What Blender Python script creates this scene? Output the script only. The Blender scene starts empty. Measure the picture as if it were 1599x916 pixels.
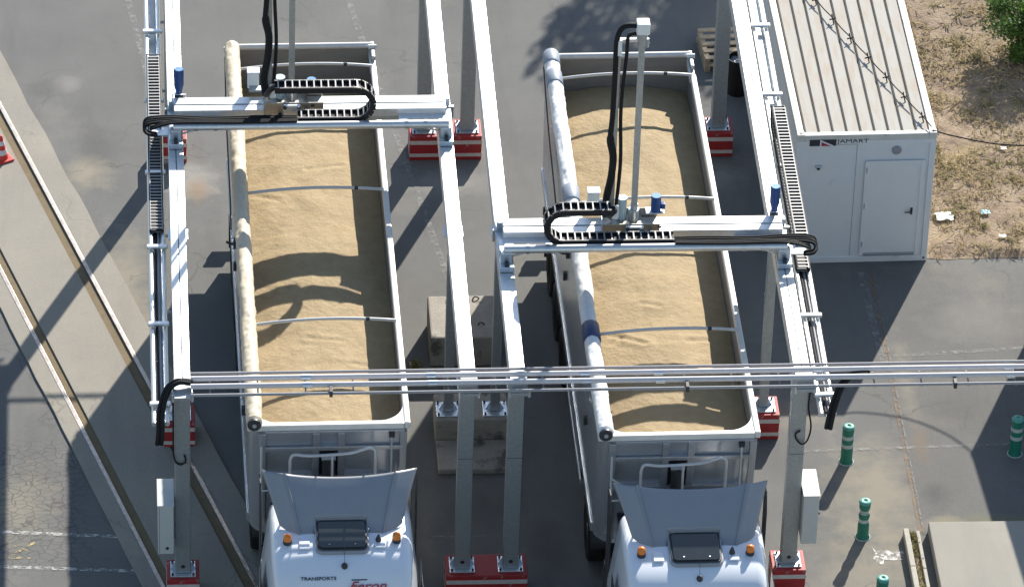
import bpy, bmesh, math, random
from mathutils import Vector, Matrix, noise as mnoise
random.seed(7)
sc = bpy.context.scene
col = sc.collection
PI = math.pi
# ------------------------------------------------------------------ camera
YAW, PITCH, ROLL = 0.0815, 0.6182, 0.0345
cam_d = bpy.data.cameras.new('camera'); cam = bpy.data.objects.new('camera', cam_d); col.objects.link(cam)
fwd = Vector((math.sin(YAW)*math.cos(PITCH), math.cos(YAW)*math.cos(PITCH), -math.sin(PITCH)))
rt = Vector((math.cos(YAW), -math.sin(YAW), 0)); up = rt.cross(fwd)
r2 = rt*math.cos(ROLL)+up*math.sin(ROLL); u2 = -rt*math.sin(ROLL)+up*math.cos(ROLL)
m = Matrix((r2, u2, -fwd)).transposed().to_4x4(); m.translation = (-5.7682, -73.9095, 58.5689)
cam.matrix_world = m
cam_d.sensor_fit = 'HORIZONTAL'; cam_d.sensor_width = 36; cam_d.lens = 36*9165.5/1599
cam_d.clip_start = 1; cam_d.clip_end = 2000
sc.camera = cam
# ------------------------------------------------------------------ world, sun, exposure
SUN_EL, SUN_AZ = math.radians(28.8), math.radians(23.2)      # azimuth measured from +Y towards +X
w = bpy.data.worlds.new('World'); sc.world = w; w.use_nodes = True
nt = w.node_tree; bg = nt.nodes['Background']
sky = nt.nodes.new('ShaderNodeTexSky'); sky.sky_type = 'NISHITA'; sky.sun_disc = False
sky.sun_elevation = SUN_EL; sky.sun_rotation = SUN_AZ; sky.air_density = 1.2; sky.dust_density = .4; sky.ozone_density = 1.6
nt.links.new(sky.outputs[0], bg.inputs[0]); bg.inputs[1].default_value = 0.085
sd = bpy.data.lights.new('sun', 'SUN'); sun = bpy.data.objects.new('sun', sd); col.objects.link(sun)
sd.energy = 4.6; sd.angle = math.radians(0.55); sd.color = (1, .95, .86)
tosun = Vector((math.sin(SUN_AZ)*math.cos(SUN_EL), math.cos(SUN_AZ)*math.cos(SUN_EL), math.sin(SUN_EL)))
sun.rotation_euler = tosun.to_track_quat('Z', 'Y').to_euler(); sun.location = tosun*60
vs = sc.view_settings; vs.view_transform = 'Standard'; vs.look = 'None'; vs.gamma = 1; vs.exposure = 0.95; vs.use_curve_mapping = False

# ------------------------------------------------------------------ materials
MATS = {}
def mat(name, c, rough=.6, metal=0., c2=None, nscale=6., namt=.5, bump=0., bscale=40., spec=.5, coat=0., detail=6, stretch=None, c3=None, c3scale=1.2, c3lo=.55, c3hi=.7, rvar=0., trans=0., emit=None, coords='Object'):
    if name in MATS: return MATS[name]
    M = bpy.data.materials.new(name); M.use_nodes = True; t = M.node_tree; N = t.nodes; L = t.links
    b = N['Principled BSDF']; b.inputs['Roughness'].default_value = rough; b.inputs['Metallic'].default_value = metal
    b.inputs['Specular IOR Level'].default_value = spec; b.inputs['Coat Weight'].default_value = coat
    b.inputs['Transmission Weight'].default_value = trans
    tc = N.new('ShaderNodeTexCoord'); vec = tc.outputs[coords]
    if stretch:
        mp = N.new('ShaderNodeMapping'); mp.inputs['Scale'].default_value = stretch; L.new(vec, mp.inputs[0]); vec = mp.outputs[0]
    if c2 is not None:
        n = N.new('ShaderNodeTexNoise'); n.inputs['Scale'].default_value = nscale; n.inputs['Detail'].default_value = detail; n.inputs['Roughness'].default_value = .62
        L.new(vec, n.inputs['Vector'])
        rp = N.new('ShaderNodeMapRange'); rp.inputs[1].default_value = .5-.5*(1-namt)-.001; rp.inputs[2].default_value = .5+.5*(1-namt)+.001
        L.new(n.outputs[0], rp.inputs[0])
        mx = N.new('ShaderNodeMix'); mx.data_type = 'RGBA'; mx.inputs[6].default_value = (*c, 1); mx.inputs[7].default_value = (*c2, 1)
        L.new(rp.outputs[0], mx.inputs[0]); out = mx.outputs[2]
        if c3 is not None:
            n3 = N.new('ShaderNodeTexNoise'); n3.inputs['Scale'].default_value = c3scale; n3.inputs['Detail'].default_value = 5; L.new(vec, n3.inputs['Vector'])
            r3 = N.new('ShaderNodeMapRange'); r3.inputs[1].default_value = c3lo; r3.inputs[2].default_value = c3hi; L.new(n3.outputs[0], r3.inputs[0])
            m3 = N.new('ShaderNodeMix'); m3.data_type = 'RGBA'; L.new(out, m3.inputs[6]); m3.inputs[7].default_value = (*c3, 1); L.new(r3.outputs[0], m3.inputs[0]); out = m3.outputs[2]
        L.new(out, b.inputs['Base Color'])
        if rvar:
            rr = N.new('ShaderNodeMapRange'); rr.inputs[3].default_value = max(.02, rough-rvar); rr.inputs[4].default_value = rough+rvar
            L.new(n.outputs[0], rr.inputs[0]); L.new(rr.outputs[0], b.inputs['Roughness'])
    else: b.inputs['Base Color'].default_value = (*c, 1)
    if bump:
        n2 = N.new('ShaderNodeTexNoise'); n2.inputs['Scale'].default_value = bscale; n2.inputs['Detail'].default_value = 4; L.new(vec, n2.inputs['Vector'])
        bp = N.new('ShaderNodeBump'); bp.inputs['Strength'].default_value = bump; bp.inputs['Distance'].default_value = .02
        L.new(n2.outputs[0], bp.inputs['Height']); L.new(bp.outputs[0], b.inputs['Normal'])
    MATS[name] = M; return M

def asphalt_mat(name, ca, cb, stain, dust, crackbox=None, spots=()):
    M = bpy.data.materials.new(name); M.use_nodes = True; t = M.node_tree; N = t.nodes; L = t.links; b = N['Principled BSDF']
    g = N.new('ShaderNodeNewGeometry'); P = g.outputs['Position']
    def noi(s, d=6, r=.6, v=P):
        n = N.new('ShaderNodeTexNoise'); n.inputs['Scale'].default_value = s; n.inputs['Detail'].default_value = d; n.inputs['Roughness'].default_value = r; L.new(v, n.inputs['Vector']); return n.outputs[0]
    def rng(x, a, c, lo=0, hi=1):
        q = N.new('ShaderNodeMapRange'); q.inputs[1].default_value = a; q.inputs[2].default_value = c; q.inputs[3].default_value = lo; q.inputs[4].default_value = hi; L.new(x, q.inputs[0]); return q.outputs[0]
    def mix(f, a, c):
        q = N.new('ShaderNodeMix'); q.data_type = 'RGBA'
        if isinstance(f, float): q.inputs[0].default_value = f
        else: L.new(f, q.inputs[0])
        for i, x in ((6, a), (7, c)):
            if isinstance(x, tuple): q.inputs[i].default_value = (*x, 1)
            else: L.new(x, q.inputs[i])
        return q.outputs[2]
    def mul(a, c):
        q = N.new('ShaderNodeMath'); q.operation = 'MULTIPLY'; L.new(a, q.inputs[0])
        if isinstance(c, float): q.inputs[1].default_value = c
        else: L.new(c, q.inputs[1])
        return q.outputs[0]
    c = mix(rng(noi(.45, 8), .35, .65), ca, cb)
    # traffic-wise streaking
    mp = N.new('ShaderNodeMapping'); mp.inputs['Scale'].default_value = (1.6, .22, 1); mp.inputs['Rotation'].default_value = (0, 0, .12); L.new(P, mp.inputs[0])
    c = mix(mul(rng(noi(1.0, 5, .6, mp.outputs[0]), .52, .74), .55), c, stain)
    c = mix(mul(rng(noi(.62, 5, .65), .56, .72), .6), c, dust)
    c = mix(mul(rng(noi(3.3, 6, .7), .58, .74), .35), c, stain)
    grit = noi(95, 3, .8)
    c = mix(mul(rng(grit, .5, .8), .5), c, tuple(min(1, x*1.9) for x in ca))
    c = mix(mul(rng(grit, .48, .25), .45), c, tuple(x*.5 for x in ca))
    nsp = noi(2.3, 7, .65) if spots else None
    for (cx, cy, rx, ry, sc3, st) in spots:
        v1 = N.new('ShaderNodeVectorMath'); v1.operation = 'SUBTRACT'; L.new(P, v1.inputs[0]); v1.inputs[1].default_value = (cx, cy, 0)
        v2 = N.new('ShaderNodeVectorMath'); v2.operation = 'MULTIPLY'; L.new(v1.outputs[0], v2.inputs[0]); v2.inputs[1].default_value = (1/rx, 1/ry, 0)
        v3 = N.new('ShaderNodeVectorMath'); v3.operation = 'LENGTH'; L.new(v2.outputs[0], v3.inputs[0])
        ad = N.new('ShaderNodeMath'); ad.operation = 'MULTIPLY_ADD'; L.new(nsp, ad.inputs[0]); ad.inputs[1].default_value = 1.6; L.new(v3.outputs[1], ad.inputs[2])
        c = mix(mul(rng(ad.outputs[0], 1.75, .95), st), c, sc3)
    # cracks
    vo = N.new('ShaderNodeTexVoronoi'); vo.feature = 'DISTANCE_TO_EDGE'; vo.inputs['Scale'].default_value = .55
    wv = N.new('ShaderNodeMix'); wv.data_type = 'VECTOR'; nn = N.new('ShaderNodeTexNoise'); nn.inputs['Scale'].default_value = 1.6; nn.inputs['Detail'].default_value = 6; L.new(P, nn.inputs['Vector'])
    wv.inputs[0].default_value = .45; L.new(P, wv.inputs[4]); sc_ = N.new('ShaderNodeVectorMath'); sc_.operation = 'MULTIPLY_ADD'; sc_.inputs[1].default_value = (2, 2, 2)
    L.new(nn.outputs[1], sc_.inputs[0]); L.new(P, sc_.inputs[2]); L.new(sc_.outputs[0], wv.inputs[5]); L.new(wv.outputs[1], vo.inputs['Vector'])
    crack = mul(rng(vo.outputs[0], .012, .003), rng(noi(.3, 3), .5, .6))
    c = mix(mul(crack, .35), c, tuple(x*.35 for x in ca))
    if crackbox:
        x0, x1, y0, y1 = crackbox
        sx = N.new('ShaderNodeSeparateXYZ'); L.new(P, sx.inputs[0])
        reg = mul(mul(rng(sx.outputs[0], x1+.4, x1), rng(sx.outputs[0], x0-.4, x0)), mul(rng(sx.outputs[1], y0-.5, y0+.2), rng(sx.outputs[1], y1+.5, y1-.2)))
        v2 = N.new('ShaderNodeTexVoronoi'); v2.feature = 'DISTANCE_TO_EDGE'; v2.inputs['Scale'].default_value = 5.5
        mp2 = N.new('ShaderNodeMapping'); mp2.inputs['Scale'].default_value = (1, 1.5, 1); L.new(P, mp2.inputs[0]); L.new(mp2.outputs[0], v2.inputs['Vector'])
        c = mix(mul(mul(rng(v2.outputs[0], .06, .02), reg), .6), c, tuple(x*.4 for x in ca))
    L.new(c, b.inputs['Base Color']); b.inputs['Roughness'].default_value = .9; b.inputs['Specular IOR Level'].default_value = .25
    bp = N.new('ShaderNodeBump'); bp.inputs['Strength'].default_value = .45; bp.inputs['Distance'].default_value = .012; L.new(grit, bp.inputs['Height']); L.new(bp.outputs[0], b.inputs['Normal'])
    MATS[name] = M; return M

DU, DK, RU, PA = (.30, .265, .205), (.075, .073, .071), (.26, .17, .095), (.34, .32, .29)
SPOTS = [(-4.5, 11.7, .6, .8, PA, .8), (-4.42, 11.4, .3, .6, RU, .6), (-6.35, 12.0, .6, .7, DU, .9), (-6.15, 12.8, .6, .8, DK, .35), (-6.7, 14.8, .35, .35, PA, .6), (-7.0, 14.75, .8, .4, DK, .35),
         (-5.75, 8.4, .7, 2.6, DU, .8), (-5.3, 6.5, .6, 2.2, DU, .7), (6.6, 2.2, 1.1, 2.2, DU, .8), (6.2, .2, 1.2, 1.6, DU, .6), (5.6, 4.6, .8, .6, DU, .5), (4.9, 11.7, .5, .7, PA, .5), (0, 11.6, 1.1, .6, PA, .45),
         (-.2, 10.2, .5, 1.5, DK, .25), (-7.5, 2.4, .9, 1.4, DU, .6), (-4.0, 1.8, .8, 1.8, DU, .35), (-.9, 1.6, .35, 1.8, DU, .4), (1.1, .9, .5, 1.3, DK, .35), (.2, 2.2, .8, .7, DK, .3)]
SPOTS2 = [(7.5, 3.7, .22, .7, RU, .35), (7.45, 5.6, .22, 1.6, DU, .6), (7.6, 2.3, .3, .5, DK, .5), (7.7, 1.5, .5, .3, DU, .8), (8.4, 4.7, .9, .8, DK, .25), (8.6, 1.6, 1.2, .25, (.20, .20, .10), .5), (8.9, 7.2, 1.2, .9, PA, .25)]
M_ASPH = asphalt_mat('asphalt', (.168, .165, .157), (.138, .136, .131), (.108, .106, .103), (.215, .20, .175), (-9, -6.6, .8, 4), SPOTS)
M_ASPH2 = asphalt_mat('asphalt_apron', (.165, .160, .150), (.140, .136, .129), (.112, .108, .103), (.225, .205, .175), None, SPOTS2)
M_CONC = asphalt_mat('concrete_paving', (.32, .29, .245), (.275, .255, .22), (.22, .20, .175), (.36, .33, .27))
M_SLAB = asphalt_mat('concrete_slab', (.36, .335, .29), (.32, .30, .26), (.28, .265, .235), (.39, .36, .30))
M_BLOCK = mat('rough_concrete', (.40, .365, .31), .9, 0, (.27, .245, .21), 4, .45, .5, 30, c3=(.12, .11, .10), c3scale=3, c3lo=.58, c3hi=.68)
M_KERB = mat('kerb_concrete', (.5, .47, .40), .9, 0, (.38, .36, .31), 9, .5, .4, 60)
M_DIRT = mat('groove_dirt', (.23, .175, .10), .95, 0, (.16, .12, .07), 5, .4, .6, 50, coords='Object')
M_RAIL = mat('worn_rail_steel', (.50, .47, .45), .38, .9, (.30, .24, .20), 12, .5, .1, 30)
M_GALV = mat('galvanised_steel', (.47, .50, .51), .5, .8, (.37, .40, .42), 18, .55, .06, 30, rvar=.08)
M_GALVB = mat('bright_galvanised_beam', (.74, .755, .76), .42, .75, (.62, .64, .66), 14, .5, .05, 40, rvar=.07)
M_ALU = mat('aluminium_profile', (.78, .79, .80), .36, .85, (.68, .69, .71), 20, .5, .03, 60, rvar=.06)
M_PLATE = mat('zinc_plate', (.66, .70, .74), .36, .85, (.52, .57, .62), 22, .5, .05, 40, rvar=.1)
M_STAIN = mat('stainless_carriage', (.50, .47, .42), .42, .85, (.36, .33, .29), 10, .5, .05, 30)
M_DARKST = mat('dark_steel', (.06, .065, .075), .5, .5, (.035, .037, .042), 12, .5)
M_RUBBER = mat('black_rubber', (.010, .010, .011), .7, 0, (.018, .018, .02), 20, .5, .1, 60, spec=.25)
M_CHAIN = mat('chain_plastic', (.012, .012, .015), .55, 0, (.02, .02, .024), 20, .5, spec=.3)
M_BAR = mat('chain_crossbar', (.42, .41, .40), .45, .3, (.32, .31, .31), 20, .5)
M_RED = mat('red_paint', (.42, .022, .026), .55, 0, (.30, .022, .022), 7, .45, .15, 40, c3=(.30, .20, .17), c3scale=9, c3lo=.66, c3hi=.72)
M_WSTRIPE = mat('pale_stripe', (.68, .62, .58), .5, 0, (.52, .46, .42), 8, .45)
M_WHITE = mat('white_cabin_paint', (.80, .81, .81), .45, 0, (.75, .76, .76), 3, .5, .03, 20, c3=(.62, .60, .56), c3scale=2.5, c3lo=.62, c3hi=.8)
M_DOOR = mat('white_door_paint', (.82, .825, .815), .42, 0, (.78, .78, .775), 3, .5)
M_ROOFW = mat('cabin_roof_paint', (.44, .43, .40), .75, 0, (.42, .385, .335), 1.6, .5, .05, 20, stretch=(4, .8, 1), c3=(.41, .335, .265), c3scale=2.2, c3lo=.48, c3hi=.75, spec=.2)
M_ROOFV = mat('roof_valley', (.17, .165, .15), .8, 0, (.10, .095, .085), 7, .5)
M_ROOFE = mat('cabin_roof_edge', (.72, .70, .65), .5, 0, (.60, .56, .50), 5, .45, c3=(.25, .20, .16), c3scale=8, c3lo=.66, c3hi=.72)
M_BODY = mat('trailer_paint', (.52, .535, .555), .24, .55, (.46, .475, .495), 2.2, .5, .015, 6, rvar=.05, c3=(.34, .33, .315), c3scale=1.5, c3lo=.6, c3hi=.8)
M_RIM = mat('trailer_rim_white', (.70, .69, .67), .42, .1, (.60, .58, .55), 6, .45, .05, 30)
M_INNER = mat('trailer_inner_wall', (.30, .28, .255), .55, .2, (.24, .22, .20), 3, .5, .03, 20, stretch=(1, 1, 4))
M_TARPC = mat('cream_tarp', (.66, .575, .43), .65, 0, (.56, .48, .36), 4, .5, .35, 8, c3=(.36, .33, .29), c3scale=3.5, c3lo=.64, c3hi=.74)
M_TARPW = mat('white_tarp', (.82, .82, .81), .6, 0, (.74, .74, .74), 5, .5, .3, 8, c3=(.42, .44, .48), c3scale=3.5, c3lo=.66, c3hi=.74)
M_NAVY = mat('navy_strap', (.025, .045, .13), .5, 0, (.04, .065, .17), 8, .5)
M_GBLUE = mat('grey_blue_wrap', (.30, .34, .40), .55, 0, (.22, .26, .33), 8, .5)
M_CAB = mat('white_cab_paint', (.78, .80, .84), .25, 0, (.75, .77, .81), 2, .5, 0, 10, coat=.5)
M_DEFL = mat('grey_deflector_paint', (.29, .30, .325), .4, .0, (.26, .27, .295), 2.5, .5, .02, 10, coat=.15)
M_GLASS = mat('dark_glass', (.02, .026, .03), .08, 0, (.03, .036, .04), 2, .5, spec=.6)
M_PLAS = mat('dark_plastic', (.03, .032, .035), .55, 0, (.045, .047, .05), 8, .5)
M_AMBER = mat('amber_lens', (.85, .24, .02), .25, 0, (.72, .18, .015), 14, .5, spec=.6)
M_REDL = mat('red_lens', (.5, .02, .015), .3, 0, (.4, .015, .012), 14, .5)
M_TUBEW = mat('white_tube', (.62, .62, .61), .4, .2, (.52, .52, .51), 10, .5)
M_CHROME = mat('chrome', (.70, .68, .62), .18, 1, (.62, .60, .55), 8, .5)
M_BLUE = mat('blue_motor', (.015, .07, .24), .38, 0, (.012, .05, .18), 10, .5, .05, 40)
M_BLUEL = mat('pale_blue_cap', (.16, .33, .58), .35, 0, (.13, .28, .50), 10, .5)
M_GREYB = mat('light_cap', (.55, .68, .72), .35, .2, (.47, .60, .66), 10, .5)
M_BOX = mat('control_box_paint', (.58, .585, .57), .4, 0, (.53, .535, .52), 5, .5, .02, 30)
M_GREEN = mat('green_plastic', (.012, .20, .13), .45, 0, (.01, .15, .10), 12, .5, .1, 50, c3=(.12, .24, .19), c3scale=9, c3lo=.64, c3hi=.76)
M_GREENT = mat('faded_green_top', (.10, .36, .29), .5, 0, (.08, .30, .24), 12, .5)
M_REFL = mat('reflective_band', (.50, .54, .52), .35, 0, (.38, .42, .41), 18, .5)
M_PIPE = mat('conduit_pipe', (.60, .575, .58), .6, .0, (.52, .495, .50), 14, .5)
M_WIRE = mat('tray_wire', (.36, .35, .36), .65, .0, (.29, .28, .29), 14, .5)
M_WOOD = mat('pallet_wood', (.50, .39, .26), .85, 0, (.36, .27, .18), 6, .45, .3, 30, stretch=(6, 1, 1))
M_CONE = mat('orange_red_cone', (.72, .05, .035), .5, 0, (.60, .04, .03), 9, .5)
M_CONEW = mat('cone_white_band', (.75, .68, .70), .45, 0, (.65, .58, .60), 9, .5)
M_TRUNK = mat('bark', (.10, .075, .05), .95, 0, (.06, .045, .03), 10, .4, .6, 20)
M_LITTER = mat('white_litter', (.75, .73, .68), .6, 0, (.6, .58, .53), 9, .5)
M_LITTERB = mat('blue_litter', (.30, .52, .58), .4, 0, (.2, .4, .47), 9, .5)
M_TXT = mat('dark_lettering', (.03, .03, .045), .5, 0, (.04, .04, .055), 9, .5)
M_TXTR = mat('red_lettering', (.45, .03, .05), .5, 0, (.35, .03, .05), 9, .5)
M_LOGOW = mat('logo_white', (.8, .8, .8), .5, 0, (.75, .75, .75), 9, .5)
M_TYRE = M_RUBBER

def grain_mat():
    M = bpy.data.materials.new('wheat_grain'); M.use_nodes = True; t = M.node_tree; N = t.nodes; L = t.links; b = N['Principled BSDF']
    tc = N.new('ShaderNodeTexCoord')
    def noi(s, d=4, r=.6):
        n = N.new('ShaderNodeTexNoise'); n.inputs['Scale'].default_value = s; n.inputs['Detail'].default_value = d; n.inputs['Roughness'].default_value = r; L.new(tc.outputs['Object'], n.inputs['Vector']); return n.outputs[0]
    r = N.new('ShaderNodeValToRGB'); e = r.color_ramp.elements
    e[0].position = .25; e[0].color = (.28, .185, .095, 1); e[1].position = .78; e[1].color = (.50, .39, .235, 1)
    k = r.color_ramp.elements.new(.5); k.color = (.39, .29, .16, 1)
    a = noi(150, 2, .9); c = noi(5, 6, .65)
    mx = N.new('ShaderNodeMix'); mx.inputs[0].default_value = .42; L.new(a, mx.inputs[2]); L.new(c, mx.inputs[3]); L.new(mx.outputs[0], r.inputs[0])
    L.new(r.outputs[0], b.inputs['Base Color']); b.inputs['Roughness'].default_value = .75; b.inputs['Specular IOR Level'].default_value = .25
    bp = N.new('ShaderNodeBump'); bp.inputs['Strength'].default_value = .4; bp.inputs['Distance'].default_value = .01; L.new(a, bp.inputs['Height'])
    b2 = N.new('ShaderNodeBump'); b2.inputs['Strength'].default_value = .3; b2.inputs['Distance'].default_value = .05; L.new(noi(14, 4, .6), b2.inputs['Height']); L.new(bp.outputs[0], b2.inputs['Normal']); L.new(b2.outputs[0], b.inputs['Normal'])
    return M
M_GRAIN = grain_mat()
def soil_mat():
    M = bpy.data.materials.new('dry_soil'); M.use_nodes = True; t = M.node_tree; N = t.nodes; L = t.links; b = N['Principled BSDF']
    g = N.new('ShaderNodeNewGeometry')
    def noi(s, d=6, r=.65):
        n = N.new('ShaderNodeTexNoise'); n.inputs['Scale'].default_value = s; n.inputs['Detail'].default_value = d; n.inputs['Roughness'].default_value = r; L.new(g.outputs['Position'], n.inputs['Vector']); return n.outputs[0]
    r = N.new('ShaderNodeValToRGB'); e = r.color_ramp.elements
    e[0].position = .3; e[0].color = (.15, .11, .085, 1); e[1].position = .75; e[1].color = (.43, .34, .25, 1)
    k = r.color_ramp.elements.new(.5); k.color = (.31, .235, .17, 1)
    L.new(noi(2.6, 9, .72), r.inputs[0])
    r2 = N.new('ShaderNodeMapRange'); r2.inputs[1].default_value = .55; r2.inputs[2].default_value = .68; L.new(noi(.8), r2.inputs[0])
    mx = N.new('ShaderNodeMix'); mx.data_type = 'RGBA'; L.new(r2.outputs[0], mx.inputs[0]); L.new(r.outputs[0], mx.inputs[6]); mx.inputs[7].default_value = (.36, .28, .16, 1)
    L.new(mx.outputs[2], b.inputs['Base Color']); b.inputs['Roughness'].default_value = .95; b.inputs['Specular IOR Level'].default_value = .15
    bp = N.new('ShaderNodeBump'); bp.inputs['Strength'].default_value = .9; bp.inputs['Distance'].default_value = .05; L.new(noi(18, 5), bp.inputs['Height']); L.new(bp.outputs[0], b.inputs['Normal'])
    return M
M_SOIL = soil_mat()
def leaf_mat(name, ca, cb, cc=None):
    M = bpy.data.materials.new(name); M.use_nodes = True; t = M.node_tree; N = t.nodes; L = t.links; b = N['Principled BSDF']
    g = N.new('ShaderNodeNewGeometry'); r = N.new('ShaderNodeValToRGB'); e = r.color_ramp.elements
    e[0].color = (*ca, 1); e[1].color = (*cb, 1)
    if cc: k = e.new(.85); k.color = (*cc, 1)
    L.new(g.outputs['Random Per Island'], r.inputs[0]); L.new(r.outputs[0], b.inputs['Base Color']); b.inputs['Roughness'].default_value = .6
    tr = N.new('ShaderNodeBsdfTranslucent'); L.new(r.outputs[0], tr.inputs[0]); ms = N.new('ShaderNodeMixShader'); ms.inputs[0].default_value = .3
    L.new(b.outputs[0], ms.inputs[1]); L.new(tr.outputs[0], ms.inputs[2]); L.new(ms.outputs[0], N['Material Output'].inputs[0])
    return M
M_LEAF = leaf_mat('bush_leaf', (.035, .085, .015), (.11, .20, .035))
M_DRYG = leaf_mat('dry_grass', (.46, .36, .23), (.56, .46, .31), (.34, .30, .17))
M_WEED = leaf_mat('weed_leaf', (.22, .20, .08), (.36, .31, .16))
M_GREENG = leaf_mat('verge_weed', (.18, .18, .08), (.28, .26, .13), (.36, .31, .19))
def paint_mat(name, c, lo, hi, scale=9):
    M = bpy.data.materials.new(name); M.use_nodes = True; t = M.node_tree; N = t.nodes; L = t.links; b = N['Principled BSDF']
    g = N.new('ShaderNodeNewGeometry'); n = N.new('ShaderNodeTexNoise'); n.inputs['Scale'].default_value = scale; n.inputs['Detail'].default_value = 8; n.inputs['Roughness'].default_value = .7; L.new(g.outputs['Position'], n.inputs['Vector'])
    r = N.new('ShaderNodeMapRange'); r.inputs[1].default_value = lo; r.inputs[2].default_value = hi; L.new(n.outputs[0], r.inputs[0])
    b.inputs['Base Color'].default_value = (*c, 1); b.inputs['Roughness'].default_value = .8
    tp = N.new('ShaderNodeBsdfTransparent'); ms = N.new('ShaderNodeMixShader'); L.new(r.outputs[0], ms.inputs[0]); L.new(tp.outputs[0], ms.inputs[1]); L.new(b.outputs[0], ms.inputs[2]); L.new(ms.outputs[0], N['Material Output'].inputs[0])
    return M
M_PAINT = paint_mat('worn_white_paint', (.50, .49, .46), .42, .60)
M_PAINTF = paint_mat('faint_white_paint', (.34, .33, .315), .44, .74)
M_PAINTB = paint_mat('blotchy_white_paint', (.64, .62, .58), .44, .56, 12)
M_PAINTY = paint_mat('worn_yellow_paint', (.50, .40, .17), .47, .60)
M_STAINP = paint_mat('pale_spill', (.48, .44, .38), .40, .75, 3)
M_STAINR = paint_mat('rust_spill', (.32, .21, .12), .42, .75, 4)
M_STAIND = paint_mat('dark_spill', (.08, .078, .076), .44, .80, 3)

# ------------------------------------------------------------------ mesh helpers
class MB:
    def __init__(s): s.v = []; s.f = []; s.sm = []
    def add(s, vs, fs, smooth=False, M=None):
        o = len(s.v); s.v += [tuple(M @ Vector(p)) if M else tuple(p) for p in vs]
        s.f += [tuple(i+o for i in f) for f in fs]; s.sm += [smooth]*len(fs); return s
    def box(s, x0, x1, y0, y1, z0, z1, M=None):
        vs = [(x, y, z) for x in (x0, x1) for y in (y0, y1) for z in (z0, z1)]
        return s.add(vs, [(0, 1, 3, 2), (4, 6, 7, 5), (0, 4, 5, 1), (2, 3, 7, 6), (0, 2, 6, 4), (1, 5, 7, 3)], False, M)
    def cyl(s, p0, p1, r, n=12, r1=None, cap=True):
        p0, p1 = Vector(p0), Vector(p1); r1 = r if r1 is None else r1; d = (p1-p0).normalized()
        a = d.orthogonal().normalized(); b = d.cross(a); vs = []
        for k in range(n):
            t = 2*PI*k/n; q = a*math.cos(t)+b*math.sin(t); vs += [p0+q*r, p1+q*r1]
        s.add(vs, [(2*k, 2*((k+1) % n), 2*((k+1) % n)+1, 2*k+1) for k in range(n)], True)
        if cap:
            s.add([vs[2*k] for k in range(n)], [tuple(reversed(range(n)))]); s.add([vs[2*k+1] for k in range(n)], [tuple(range(n))])
        return s
    def tube(s, pts, r, n=8, cap=True):
        pts = [Vector(p) for p in pts]; N = len(pts); rings = []; a = None
        for i in range(N):
            d = (pts[min(i+1, N-1)]-pts[max(i-1, 0)]).normalized()
            a = d.orthogonal().normalized() if a is None else (a-d*a.dot(d)).normalized()
            b = d.cross(a); rr = r(i/(N-1)) if callable(r) else r
            rings.append([pts[i]+(a*math.cos(2*PI*k/n)+b*math.sin(2*PI*k/n))*rr for k in range(n)])
        vs = [q for g in rings for q in g]
        fs = [(i*n+k, i*n+(k+1) % n, (i+1)*n+(k+1) % n, (i+1)*n+k) for i in range(N-1) for k in range(n)]
        s.add(vs, fs, True)
        if cap: s.add(rings[0], [tuple(reversed(range(n)))]); s.add(rings[-1], [tuple(range(n))])
        return s
    def lathe(s, prof, n=20, M=None):
        vs = [(r*math.cos(2*PI*k/n), r*math.sin(2*PI*k/n), z) for r, z in prof for k in range(n)]
        fs = [(i*n+k, i*n+(k+1) % n, (i+1)*n+(k+1) % n, (i+1)*n+k) for i in range(len(prof)-1) for k in range(n)]
        s.add(vs, fs, True, M)
        if prof[0][0] > 1e-4: s.add(vs[:n], [tuple(reversed(range(n)))], False, M)
        if prof[-1][0] > 1e-4: s.add(vs[-n:], [tuple(range(n))], False, M)
        return s
    def grid(s, nu, nv, fn, smooth=True, flip=False):
        vs = [fn(i/nu, j/nv) for i in range(nu+1) for j in range(nv+1)]
        fs = [(i*(nv+1)+j, (i+1)*(nv+1)+j, (i+1)*(nv+1)+j+1, i*(nv+1)+j+1) for i in range(nu) for j in range(nv)]
        if flip: fs = [tuple(reversed(f)) for f in fs]
        return s.add(vs, fs, smooth)
    def prism(s, poly, z0, z1):
        n = len(poly); vs = [(x, y, z0) for x, y in poly]+[(x, y, z1) for x, y in poly]
        return s.add(vs, [tuple(reversed(range(n))), tuple(range(n, 2*n))]+[(k, (k+1) % n, n+(k+1) % n, n+k) for k in range(n)])
    def mesh(s, name, m):
        me = bpy.data.meshes.new(name); me.from_pydata([tuple(p) for p in s.v], [], s.f); me.materials.append(m)
        me.polygons.foreach_set('use_smooth', s.sm); me.update(); return me
    def build(s, name, m, parent=None, bevel=0, loc=None, rot=None, solid=0):
        o = bpy.data.objects.new(name, s.mesh(name, m)); col.objects.link(o); o.parent = parent
        if loc: o.location = loc
        if rot: o.rotation_euler = rot
        if solid: q = o.modifiers.new('solid', 'SOLIDIFY'); q.thickness = solid; q.offset = 0
        if bevel:
            q = o.modifiers.new('bevel', 'BEVEL'); q.width = bevel; q.segments = 2; q.limit_method = 'ANGLE'; q.angle_limit = math.radians(40)
        return o
def B(name, m, parent, x0, x1, y0, y1, z0, z1, bevel=.006): return MB().box(x0, x1, y0, y1, z0, z1).build(name, m, parent, bevel)
def C(name, m, parent, p0, p1, r, n=14, r1=None): return MB().cyl(p0, p1, r, n, r1).build(name, m, parent)
def T(name, m, parent, pts, r, n=8): return MB().tube(pts, r, n).build(name, m, parent)
def inst(o, parent, loc, rot=None, name=None):
    c = o.copy(); col.objects.link(c); c.parent = parent; c.location = loc
    if rot: c.rotation_euler = rot
    return c
def tag(o, label=None, cat=None, group=None, kind=None):
    if label: o['label'] = label
    if cat: o['category'] = cat
    if group: o['group'] = group
    if kind: o['kind'] = kind
    return o
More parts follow.
